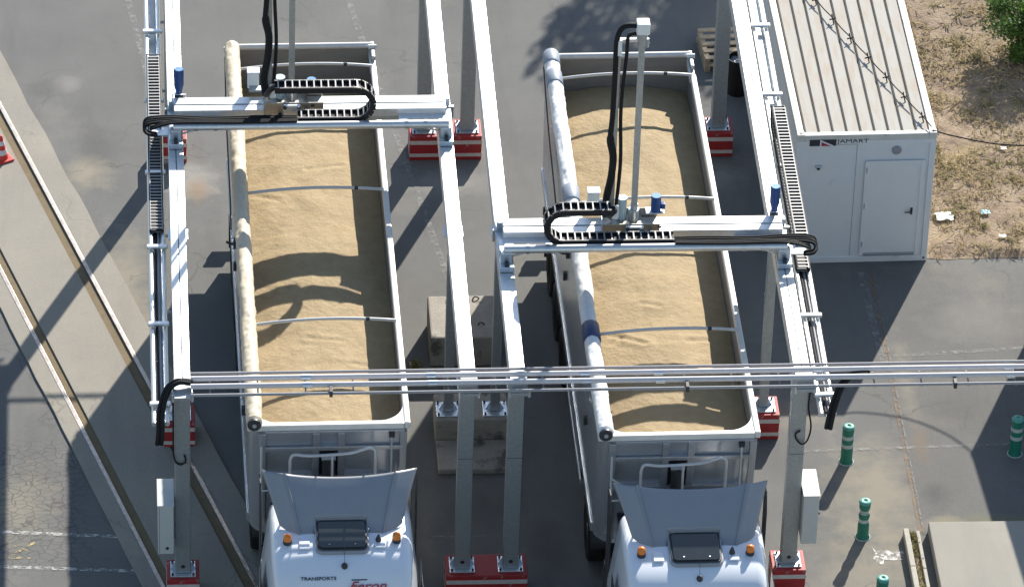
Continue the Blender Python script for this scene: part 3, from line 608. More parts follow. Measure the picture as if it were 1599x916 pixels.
    # chassis
    for s in (-1, 1):
        B('chassis_rail', M_DARKST, t, s*.42-.06, s*.42+.06, -1.9, 3.6, .65, .93, .01)
        wheel(t, s*1.04, -1.0, s)
        for xx in (.86, 1.16): wheel(t, s*xx if xx > 1 else s*.82, 2.75, s, WD)
        C('fuel_tank', M_CHROME, t, (s*.85, .15, .62), (s*.85, 1.45, .62), .31, 20)
        def gf2(a, b, s=s): th = PI*(.05+.9*a); return (s*(.68+.6*b), 2.75-.66*math.cos(th), .52+.6*math.sin(th))
        MB().grid(12, 1, gf2).build('mudguard', M_PLAS, t, solid=.012)
    C('axle', M_DARKST, t, (-1.0, -1.0, .52), (1.0, -1.0, .52), .08); C('axle', M_DARKST, t, (-1.0, 2.75, .52), (1.0, 2.75, .52), .1)
    C('fifth_wheel', M_DARKST, t, (0, 2.4, .93), (0, 2.4, 1.08), .45, 20)
    B('battery_box', M_DARKST, t, -1.2, -.85, .42, .85, .95, 1.4, .02); C('exhaust_pipe', M_CHROME, t, (-1.06, .28, 1.0), (-1.06, .2, 1.62), .075, 16); B('extinguisher_box', M_REDL, t, -1.16, -.98, -.06, .12, .75, 1.15, .02)
    B('cab_mount', M_DARKST, t, -.9, .9, -1.6, .0, .9, .952, .0)
    return t
WD = wheel_proto(.52, .28)
tractor(-2.44, -1.42, .004, 'white truck tractor hitched to the trailer with the cream tarp roll')
tractor(2.985, -1.87, .006, 'white truck tractor hitched to the trailer with the white tarp roll')

# ------------------------------------------------------------------ base blocks
PX = (-4.8486, -.388, .388, 4.8623); PY = (0., 4.1635, 12.5503)
def base_block(xc, yc, wd, dp, lab, h=.5):
    t = thing('base_block', lab, 'base block', (xc, yc, 0), 0, 'striped concrete base blocks under the gantry posts')
    B('block', M_RED, t, -wd/2, wd/2, -dp/2, dp/2, 0, h, .012)
    for z0, z1 in ((.335, .415), (.075, .145)):
        st = MB(); e = .004
        for s in (-1, 1):
            st.box(-wd/2+.003, wd/2-.003, s*dp/2-(0 if s > 0 else e), s*dp/2+(e if s > 0 else 0), z0, z1)
            st.box(s*wd/2-(0 if s > 0 else e), s*wd/2+(e if s > 0 else 0), -dp/2+.003, dp/2-.003, z0, z1)
        st.build('stripe', M_WSTRIPE, t)
    return t
base_block(PX[0], PY[0], .52, .54, 'red striped base block under the post with the control box beside the track rails')
base_block(PX[0], PY[1], .52, .54, 'red striped base block beneath the hanging black cables by the track rails')
base_block(PX[0], PY[2], .52, .54, 'red striped base block with a pale spill beside it, by the side chain')
base_block(0, PY[0], 1.30, .56, 'wide red striped base block carrying two posts between the truck cabs')
base_block(0, PY[2], 1.28, .56, 'wide red striped base block carrying two posts behind the trailers')
base_block(PX[3], PY[0], .54, .54, 'red striped base block under the post with the control box beside the bollards')
base_block(PX[3], PY[1], .52, .54, 'red striped base block beside the front corner of the white tarp trailer')
base_block(PX[3], PY[2], .52, .54, 'red striped base block in front of the wooden pallet and black bin')
cb = thing('concrete_block', 'weathered concrete block carrying two posts between the trailers', 'concrete block', (0, 4.22, 0)); B('block', M_BLOCK, cb, -.61, .61, -.33, .42, 0, .5, .03)
tag(MB().box(-.60, .58, -.41, .41, 0, .11).build('concrete_slab', M_BLOCK, None, .025, (0, 3.46, 0)), 'low stained concrete slab in front of the post block between the trailers', 'concrete slab')
cb = thing('concrete_block', 'pale square concrete block with lifting eyes behind the post block', 'concrete block', (-.01, 6.68, 0)); B('block', M_BLOCK, cb, -.57, .57, -.61, .61, 0, .6, .03)
for q in ((-.2, .45), (.25, .5), (.05, .0), (.3, -.25)): MB().tube([(q[0]+.05*math.cos(a), q[1], .598+.05*math.sin(a)) for a in [PI*i/8 for i in range(9)]], .012).build('lifting_eye', M_DARKST, cb)

# ------------------------------------------------------------------ gantry frames
BZ0, BZ1 = 4.12, 4.37
def base_plate(parent, xx, yy, hw, z=.5):
    p = B('base_plate', M_PLATE, parent, xx-.20, xx+.20, yy-.20, yy+.20, z+.001, z+.022, .003)
    for sx in (-1, 1):
        for sy in (-1, 1): C('bolt', M_DARKST, p, (xx+sx*.165, yy+sy*.165, z+.022), (xx+sx*.165, yy+sy*.165, z+.06), .018, 6)
    for s in (-1, 1):
        MB().prism([(0, 0), (.075, 0), (.0, .14)], -.006, .006).build('gusset', M_PLATE, p, 0, (xx+s*(hw+.001), yy-s*.0, z+.022), (PI/2, 0, 0 if s > 0 else PI))
    return p
def frame(xa, xb, double_a, lab, tray_x, ts):
    t = thing('steel_gantry', lab, 'gantry', ((xa+xb)/2, 6, 0)); ox, oy = (xa+xb)/2, 6.
    for xx in (xa, xb):
        X = xx-ox; Y0, Y1 = -.20-oy, 13.2-oy
        outer = (xx == double_a)
        if outer:
            B('beam', M_GALVB, t, X-.125, X-.006, Y0, Y1, BZ0, BZ1, .008); B('beam', M_GALVB, t, X+.006, X+.125, Y0, Y1, BZ0, BZ1, .008); B('beam_web', M_DARKST, t, X-.0059, X+.0059, Y0+.01, Y1, BZ0+.01, BZ1-.03, 0)
        else: B('beam', M_GALVB, t, X-.12, X+.12, Y0, Y1, BZ0, BZ1, .01)
        for k, yy in enumerate(PY):
            hw = .122 if k != 1 else .078
            po = B('post', M_GALV, t, X-hw, X+hw, yy-hw-oy, yy+hw-oy, .523, BZ0-.013, .01)
            B('cap_plate', M_PLATE, po, X-.16, X+.16, yy-.15-oy, yy+.15-oy, BZ0-.012, BZ0-.001, .002)
            base_plate(t, X, yy-oy, hw)
            if k == 0:
                B('stop_plate', M_GALV, t, X-.15, X+.15, Y0-.016, Y0-.001, BZ0-.06, BZ1+.02, .003)
                C('post_hole', M_DARKST, po, (X, yy-oy-hw-.004, .66), (X, yy-oy-hw+.002, .66), .035, 12); B('post_seam', M_DARKST, po, X-hw-.001, X+hw+.001, yy-oy-hw-.0015, yy-oy-hw+.001, 2.72, 2.728, 0)
    # side tray that carries the travelling chain
    X = tray_x-ox; TZ = 3.93
    tr_ = MB().box(X-.135, X+.135, -.75-oy, 13.0-oy, TZ, TZ+.008).build('tray_floor', M_GALV, t)
    for s in (-1, 1): C('tray_tube', M_ALU, tr_, (X+s*.10, -.78-oy, TZ+.05), (X+s*.10, 13.0-oy, TZ+.05), .042, 12)
    yy = -.35
    while yy < 13:
        r = B('tray_bracket', M_ALU, t, X-.17, X+.17, yy-.045-oy, yy+.045-oy, TZ+.10, TZ+.155, .015)
        e = xa-ox if ts < 0 else xb-ox
        B('tray_arm', M_GALV, t, min(X, e+ts*.13), max(X, e+ts*.13), yy+.50-oy, yy+.54-oy, TZ-.045, TZ-.005, .004); yy += 2.13
    T('tray_cable', M_RUBBER, t, [(X-.02, -.7-oy, TZ+.035), (X-.03, 3-oy, TZ+.035), (X-.01, 6.5-oy, TZ+.035)], .022, 6); T('tray_cable', M_WIRE, t, [(X+.03, -.7-oy, TZ+.035), (X+.02, 3-oy, TZ+.035), (X+.035, 6.5-oy, TZ+.035)], .02, 6)
    return t
frame(PX[0], PX[1], PX[0], 'galvanised post-and-beam gantry frame over the trailer with the cream tarp', -5.19, -1)
frame(PX[2], PX[3], PX[3], 'galvanised post-and-beam gantry frame over the trailer with the white tarp', 5.22, 1)

# ------------------------------------------------------------------ energy chains
def link_mesh(wd, pitch, ht):
    """one link, local x along the chain, y across, z up: dark channel of two side plates on a thin floor"""
    h = wd/2; q = .022; a = ht/2; fz = -.004
    pr = [(-h, -a), (-h+q, -a), (-h+q, fz-.004), (h-q, fz-.004), (h-q, -a), (h, -a), (h, a), (h-q, a), (h-q, fz), (-h+q, fz), (-h+q, a), (-h, a)]
    n = len(pr); p = pitch*.5; vs = [(-p, y, z) for y, z in pr]+[(p, y, z) for y, z in pr]
    fs = [(k, (k+1) % n, n+(k+1) % n, n+k) for k in range(n)]+[(0, 11, 10, 9, 2, 1), (2, 9, 8, 3), (3, 8, 7, 6, 5, 4)]+[tuple(n+i for i in reversed(f)) for f in ((0, 11, 10, 9, 2, 1), (2, 9, 8, 3), (3, 8, 7, 6, 5, 4))]
    return MB().add(vs, fs).mesh('chain_link', M_CHAIN)
def bar_mesh(wd, pitch, ht, th):
    h = wd/2-.018; e = h-.012; b = pitch*th; L = pitch*.46
    pl = [(-L, -h), (L, -h), (L, -e), (b, -e), (b, e), (L, e), (L, h), (-L, h), (-L, e), (-b, e), (-b, -e), (-L, -e)]
    return MB().prism(pl, ht/2-.012, ht/2+.004).mesh('chain_crossbar', M_BAR)
def chain(parent, path, wd, pitch, ht, across, th, name='energy_chain'):
    """links are laid along the path, the crossbars across direction 'across'"""
    root = bpy.data.objects.new(name, None); col.objects.link(root); root.parent = parent
    lm = link_mesh(wd, pitch, ht); bm_ = bar_mesh(wd, pitch, ht, th)
    pts = [Vector(p) for p in path]; acc = 0; d = pitch/2; A = Vector(across).normalized()
    R180 = Matrix.Rotation(PI, 4, 'X')
    for i in range(len(pts)-1):
        seg = (pts[i+1]-pts[i]); ln = seg.length; xdir = seg.normalized(); zd = xdir.cross(A)
        while d <= ln:
            p = pts[i]+xdir*d; R3 = Matrix((xdir, A, zd)).transposed().to_4x4(); R3.translation = p
            for me, nm, RR in ((lm, 'chain_link', R3), (bm_, 'chain_crossbar', R3), (bm_, 'chain_crossbar', R3 @ R180)):
                o = bpy.data.objects.new(nm, me); col.objects.link(o); o.parent = root; o.matrix_local = RR
            d += pitch
        d -= ln
    return root
def uloop(x0, xb, x1, z_top, z_bot, yv, swap=None):
    """upper run from x0 to the bend at xb, lower run back to x1 (in the x-z plane at y=yv)"""
    s = 1 if xb > x0 else -1; r = (z_top-z_bot)/2; pts = [(x0, yv, z_top), (xb-s*r, yv, z_top)]
    for i in range(1, 15): a = PI/2-PI*i/14; pts.append((xb-s*r+s*r*math.cos(a), yv, z_bot+r+r*math.sin(a)))
    pts.append((x1, yv, z_bot)); return pts

# ------------------------------------------------------------------ travelling bridges and probe carriages
def bridge(xa, xb, yc, flip, lab, carlab, car_x, bend_x, low_x, tray_x, probe_top, beside):
    s = 1 if not flip else -1                 # +1: chain side (tray) on the left beam
    t = thing('gantry_bridge', lab, 'gantry bridge', ((xa+xb)/2, yc, 0)); ox = (xa+xb)/2
    A, Bx = xa-ox, xb-ox; xs = A if s > 0 else Bx
    l0, l1 = A-.02, Bx+.02
    # main double profile and its front face
    B('profile', M_GALVB, t, l0, l1, .110, .315, 4.55, 4.70, .008); B('profile', M_GALVB, t, l0, l1, -.07, .092, 4.55, 4.692, .008); B('profile_slot', M_DARKST, t, l0+.01, l1-.01, .0925, .1095, 4.56, 4.66, 0)
    B('bridge_web', M_GALV, t, l0, l1, -.065, .31, 4.47, 4.549, .004)
    B('cable_trough', M_GALV, t, l0+.02, l1-.02, -.48, -.40, 4.655, 4.665, .002)
    for xx in (l0+.05, l1-.75):
        B('end_tray', M_PLATE, t, xx-.04, xx+.72, -.47, -.072, 4.575, 4.59, .003)
        B('tray_edge', M_GALVB, t, xx-.04, xx+.72, -.40, -.37, 4.5905, 4.63, .003); B('tray_slot', M_DARKST, t, xx+.10, xx+.62, -.30, -.22, 4.5905, 4.593, 0)
    C('front_tube', M_GALVB, t, (l0-.02, -.55, 4.70), (l1+.02, -.55, 4.70), .07, 16)
    for q in (.08, .15, .85, .92): xx = l0+(l1-l0)*q; C('tube_collar', M_PLATE, t, (xx-.025, -.55, 4.70), (xx+.025, -.55, 4.70), .079, 16)
    # end trucks riding on the beams
    for e, xx in enumerate((A, Bx)):
        tr_ = B('end_truck', M_PLATE, t, xx-.115, xx+.115, -.74, .62, BZ1+.012, BZ1+.10, .008)
        for yy in (-.5, -.18, .18, .5):
            C('wheel', M_DARKST, tr_, (xx-.06, yy, BZ1+.05), (xx+.06, yy, BZ1+.05), .05, 14)
        for yy in (-.68, .52): C('buffer', M_DARKST, tr_, (xx, yy, BZ1+.10), (xx, yy, BZ1+.17), .035, 10)
        B('truck_bracket', M_PLATE, tr_, xx-.10, xx+.10, .32, .44, BZ1+.10, BZ1+.24, .01); B('truck_bracket', M_PLATE, tr_, xx-.10, xx+.10, -.40, -.075, BZ1+.101, 4.57, .006)
        B('truck_box', M_PLATE, tr_, xx-.09, xx+.09, -.62, -.48, BZ1+.101, 4.66, .008)
        for sx in (-1, 1): C('guide_roller', M_GALV, tr_, (xx+sx*.150, .3, BZ1-.10), (xx+sx*.150, .3, BZ1+.09), .022, 10)
        B('roller_arm', M_GALV, tr_, xx-.17, xx+.17, .27, .33, BZ1+.0905, BZ1+.12, .004)
        d = 1 if e == 0 else -1
        MB().cyl((xx+d*.12, .34, 4.55), (xx+d*.34, .32, 4.60), .016, 8).cyl((xx+d*.12, -.34, 4.42), (xx+d*.42, -.30, 4.50), .016, 8).build('brace', M_ALU, t)
    # drive motor on the chain side
    mx = xs-s*.0+s*.07
    g = C('gearbox', M_DARKST, t, (mx, .47, BZ1+.11), (mx, .47, BZ1+.30), .07, 14); MB().lathe([(.05, 0), (.055, .08), (.078, .17), (.082, .20), (.082, .46), (.076, .48), (.0, .485)], 20).build('drive_motor', M_BLUE, t, loc=(mx, .47, BZ1+.30))
    C('motor_cap', M_BLUEL, t, (mx, .47, BZ1+.786), (mx, .47, BZ1+.796), .07, 20)
    B('motor_mount', M_PLATE, t, mx-.16, mx+.16, .38, .56, BZ1+.101, BZ1+.115, .003)
    T('motor_guard', M_ALU, t, [(mx-.11, .36, BZ1+.115), (mx-.11, .36, BZ1+.36), (mx+.11, .36, BZ1+.36), (mx+.11, .36, BZ1+.115)], .010, 6)
    # carriage chain lying over the trough
    CX = car_x-ox; bx = bend_x-ox; lx = low_x-ox; sg = 1 if bx > CX else -1
    chain(t, uloop(CX, bx, lx, 5.33, 4.745, -.345), .27, .118, .10, (0, 1 if sg > 0 else -1, 0), .09)
    # black cables from the chain along the trough and over the side chain
    for k in range(4):
        yk = -.455+.04*k; zk = 4.70+.012*k; ex = xs-s*(.50+.02*(k % 2)); pts = [(lx, yk, zk), (lx*.7+xs*.3, yk+.01, zk), (lx*.3+xs*.7, yk-.01, zk), (xs-s*.1, yk, zk+.03), (ex+s*.06, yk-.02, zk+.01), (ex, yk-.10, zk-.04-.02*k), (ex+s*.04, yk-.20, zk-.07-.02*k), (ex+s*.2, yk-.22, zk-.09-.02*k)]
        T('bridge_cable', M_RUBBER, t, smooth_path(pts), .026-.003*(k % 2), 7)
    for k in range(3):
        T('front_cable', M_RUBBER, t, smooth_path([(lx-s*.0, -.57+.035*k, 4.795-.006*k), (xs*.5+lx*.5, -.59+.035*k, 4.79), (xs, -.58+.035*k, 4.79), (xs-s*.42, -.57+.03*k, 4.66)]), .019, 6)
    # travelling chain in the side tray
    TX = tray_x-ox; zt = 4.40; zb = 4.045; y_up, y_lo = beside; r = (zt-zb)/2
    pts = [(TX, -.05, zt), (TX, y_up-r, zt)]+[(TX, y_up-r+r*math.sin(PI*i/10), zb+r+r*math.cos(PI*i/10)) for i in range(1, 11)]+[(TX, y_lo, zb)]
    chain(t, pts, .235, .093, .085, (-1, 0, 0), .13)
    B('chain_bracket', M_PLATE, t, min(TX, xs)-.05, max(TX, xs)+.02, -.30, -.06, zt+.01-.06, zt+.03-.06, .004)
    # ------- carriage with the sampling probe
    c = thing('sampling_carriage', carlab, 'sampler', (car_x, yc, 0))
    Lh, Rh = (-.16, .82) if not flip else (-.10, .82)
    B('front_plate', M_STAIN, c, Lh, Rh, -.10, -.078, 4.49, 4.845, .006); B('rear_plate', M_STAIN, c, Lh, Rh, .335, .355, 4.49, 4.86, .006)
    B('top_plate', M_STAIN, c, Lh+.28, Rh-.26, -.077, .334, 4.725, 4.74, .004)
    B('end_plate', M_PLATE, c, Lh-.012, Lh-.001, -.1, .36, 4.5, 4.85, .003)
    px = .30 if not flip else .42
    C('clamp', M_PLATE, c, (px, .19, 4.741), (px, .19, 4.95), .085, 16); B('clamp_block', M_PLATE, c, px-.15, px+.14, -.165, -.1005, 4.60, 4.83, .012)
    for q, zz in ((-.12, 4.80), (.02, 4.72), (.10, 4.79), (.24, 4.70), (-.2, 4.62)): C('fitting', M_PLATE if q > -.1 else M_DARKST, c, (px+q, -.19, zz), (px+q, -.101, zz), .032, 8)
    for q, zz in ((.40 if flip else .34, 4.79), (.36, 4.60), (.30, 4.55)): B('port', M_DARKST, c, px+q-.03, px+q+.03, -.113, -.1005, zz-.02, zz+.02, .003)
    pz0 = 4.42
    pr = B('probe_tube', M_GALV, c, px-.048, px+.048, .142, .238, pz0, probe_top, .008)
    C('probe_joint', M_PLATE, pr, (px, .19, 4.95), (px, .19, 5.05), .062, 14)
    gx = px-.36
    B('guide_bar', M_GALV, c, gx-.032, gx+.032, .16, .22, 4.74, probe_top-.25, .006)
    hp = [(gx-.07, .10, 4.88), (gx-.10, .12, 5.2), (gx-.04, .13, 5.6), (gx-.02, .14, 6.0), (gx-.08, .13, 6.35), (gx-.06, .13, 6.8), (gx-.05, .13, probe_top-.7), (gx-.04, .14, probe_top-.1), (gx+.06, .16, probe_top+.12), (px-.08, .18, probe_top+.13)]
    T('suction_hose', M_RUBBER, c, smooth_path(hp), lambda q: .062 if q < .45 else .045, 10)
    T('air_hose', M_RUBBER, c, smooth_path([(gx+.06, .14, 5.0), (gx+.10, .13, 5.9), (gx+.07, .14, 6.9), (gx+.12, .14, probe_top-.4), (gx+.14, .15, probe_top-.05), (px-.07, .18, probe_top-.02)]), .03, 8)
    hd = B('probe_head', M_DOOR, c, px-.10, px+.11, .08, .30, probe_top+.001, probe_top+.20, .02); B('head_arm', M_ALU, hd, gx-.04, px-.0, .15, .21, probe_top-.17, probe_top-.11, .006); B('arm_drop', M_DOOR, hd, gx-.035, gx+.04, .10, .145, probe_top-.40, probe_top-.105, .01)
    MB().cyl((px, .19, probe_top-.22), (px, .19, probe_top), .085, 14).cyl((px+.08, .16, probe_top-.26), (px+.08, .16, probe_top-.1), .03, 8).build('head_collar', M_GALV, c)
    # motors and boxes
    C('valve_motor', M_GREYB, c, (gx+.17, .24, 4.74), (gx+.17, .24, 5.12), .075, 18); C('valve_cap', M_GREYB, c, (gx+.17, .24, 5.121), (gx+.17, .24, 5.14), .085, 18)
    B('white_bracket', M_DOOR, c, gx-.01, gx+.10, .02, .07, 4.85, 5.12, .03)
    C('lift_motor', M_BLUE, c, (px+.36 if flip else px+.33, .26, 4.861), (px+.36 if flip else px+.33, .26, 5.14 if flip else 5.06), .083, 18); C('lift_motor_cap', M_BLUEL, c, (px+.36 if flip else px+.33, .26, 5.141 if flip else 5.061), (px+.36 if flip else px+.33, .26, 5.155 if flip else 5.075), .075, 18)
    B('motor_terminal', M_BLUE, c, px+.44 if flip else px+.41, px+.51 if flip else px+.48, .22, .32, 4.9, 5.0, .015)
    B('lift_motor_plate', M_PLATE, c, px+.2, px+.5, .18, .36, 4.846, 4.8605, .003)
    bxx = gx-.34
    B('sample_box', M_DOOR, c, bxx-.02, bxx+.17, .50, .66, 4.74, 5.04, .012); B('sample_box_lid', M_DOOR, c, bxx-.03, bxx+.18, .49, .67, 5.041, 5.06, .006); B('box_arm', M_GALV, c, bxx, gx, .356, .50, 4.76, 4.80, .005)
    T('chain_anchor', M_CHAIN, c, [(.02, -.345, 5.33), (gx+.0, -.28, 5.24), (gx-.06, -.10, 5.02), (gx-.06, .08, 4.9)], .05, 8)
    return t
bridge(PX[0], PX[1], 6.97, False, 'travelling bridge of double aluminium rails over the trailer with the cream tarp', 'carriage with lifted probe on the bridge over the cream tarp trailer', -3.22, -1.60, -2.85, -5.19, 8.6, (2.15, -2.6))
bridge(PX[2], PX[3], 3.35, True, 'travelling bridge of double aluminium rails over the trailer with the white tarp', 'carriage with lifted probe and blue motor on the bridge over the white tarp trailer', 2.06, 1.03, 3.1, 5.22, 8.33, (4.0, -.35))

# ------------------------------------------------------------------ conduit run across both gantries
cr = thing('conduit_run', 'pair of pale conduit pipes running across both gantries and over the bollards', 'pipe run', (0, -.45, 0))
X0, X1 = -4.72, 13.4
for yy, zz in ((.06, 4.56), (-.10, 4.53)): C('conduit', M_PIPE, cr, (X0, yy, zz), (X1, yy, zz+.03), .044, 12)
for yy, zz in ((.215, 4.545), (-.27, 4.485)): C('tray_wire', M_WIRE, cr, (X0, yy, zz), (X1, yy, zz+.03), .024, 8)
for k in range(25):
    xx = X0+.3+k*.74; B('tray_rung', M_WIRE, cr, xx-.012, xx+.012, -.27, .215, 4.462, 4.472, 0)
for xx in (-3.0, -1.05, 1.35, 2.5, 5.0, 8.0): C('conduit_coupling', M_PLATE, cr, (xx, .06, 4.56), (xx+.14, .06, 4.56), .052, 12); C('conduit_coupling', M_PLATE, cr, (xx+.02, -.10, 4.53), (xx+.16, -.10, 4.53), .052, 12)
for xx in (-2.55, 3.0, 7.2): B('pipe_clip', M_PLAS, cr, xx-.025, xx+.025, -.31, -.14, 4.44, 4.55, .004)
for xx in PX:
    B('support_bracket', M_GALV, cr, xx-.13, xx+.13, -.30, .2285, 4.40, 4.458, .004)
    for s in (-1, 1): C('bracket_bolt', M_PLATE, cr, (xx+s*.15, -.22, 4.33), (xx+s*.15, -.22, 4.46), .022, 8)
# pole outside the picture that carries the far end of the run
po = thing('conduit_pole', 'galvanised pole that carries the far end of the conduit run', 'pole', (13.2, -.45, 0)); B('pole', M_GALV, po, -.09, .09, -.09, .09, .131, 4.42, .01); B('pole_arm', M_GALV, po, -.05, .05, -.3, .25, 4.42, 4.455, .004); B('pole_foot', M_PLATE, po, -.2, .2, -.2, .2, .13, .15, .003)
def bundle(pts, lab, n=4):
    o = thing('cable_bundle', lab, 'cables', pts[0]); p0 = Vector(pts[0])
    for k in range(n):
        q = [(p[0]-p0.x+.035*math.cos(k*2.3+i*.2), p[1]-p0.y+.035*math.sin(k*2.3+i*.2), p[2]-p0.z) for i, p in enumerate(pts)]
        T('cable', M_RUBBER, o, smooth_path(q), .036, 8)
    return o
bundle([(-4.72, -.45, 4.54), (-4.9, -.45, 4.56), (-5.05, -.5, 4.48), (-5.14, -.6, 4.3), (-5.19, -.75, 4.1), (-5.19, -.8, 3.95), (-5.2, -.82, 3.80), (-5.22, -.8, 3.62)], 'thick black cables drooping from the conduits to the tray by the track rails')
bundle([(5.85, -.45, 4.54), (5.62, -.47, 4.52), (5.45, -.55, 4.40), (5.33, -.7, 4.15), (5.27, -.8, 3.95), (5.24, -.82, 3.75)], 'thick black cables drooping from the conduits to the tray by the bollards')
def wirecable(pts, lab, name='cable', r=.014): 
    p0 = Vector(pts[0]); o = MB().tube([Vector(p)-p0 for p in smooth_path(pts)], r, 6).build(name, M_RUBBER, None, loc=tuple(p0)); return tag(o, lab, 'cable')
wirecable([(-4.9, -.33, 4.42), (-4.98, -.2, 4.2), (-4.99, -.16, 3.6), (-4.985, -.15, 2.9), (-4.90, -.15, 2.72), (-4.80, -.16, 2.78), (-4.82, -.14, 2.9)], 'thin black cable clipped down the post with the box by the track rails', 'post_cable')
wirecable([(4.98, -.33, 4.42), (5.02, -.2, 4.2), (5.0, -.15, 3.7), (5.06, -.16, 3.3), (5.02, -.15, 3.02), (4.93, -.16, 2.95), (4.84, -.15, 3.05), (4.83, -.15, 3.15), (4.90, -.145, 3.2)], 'thin black cable looped on the post with the box beside the bollards', 'post_cable')
for xx, s, lab in ((PX[0], -1, 'narrow grey control box on the post beside the track rails'), (PX[3], 1, 'narrow grey control box on the post beside the bollards')):
    t = thing('control_box', lab, 'control box', (xx+s*.27, .0, 0)); B('cabinet', M_BOX, t, -.125, .125, -.33, .36, 1.08, 2.03, .01); B('lid', M_BOX, t, -.135, .135, -.345, .37, 2.031, 2.05, .004)
    C('knob', M_DARKST, t, (.02 if s < 0 else .126, -.345 if s < 0 else -.2, 1.2 if s < 0 else 1.6), (.02 if s < 0 else .16, -.331 if s < 0 else -.2, 1.2 if s < 0 else 1.6), .025, 10)
    B('mount_rail', M_GALV, t, *((.126, .147) if s < 0 else (-.147, -.126)), -.1, .1, 1.2, 1.9, .003)
    if s < 0: B('door_edge', M_PLAS, t, -.105, -.10, -.3325, -.329, 1.1, 2.0, 0)
T_ = thing('tie_cable', 'thin steel tie bar across the far ends of the gantry over the cream tarp trailer', 'tie bar', (-2.6, 12.6, 4.36)); C('bar', M_GALV, T_, (-2.3, 0, .02), (2.3, 0, .02), .035, 8)

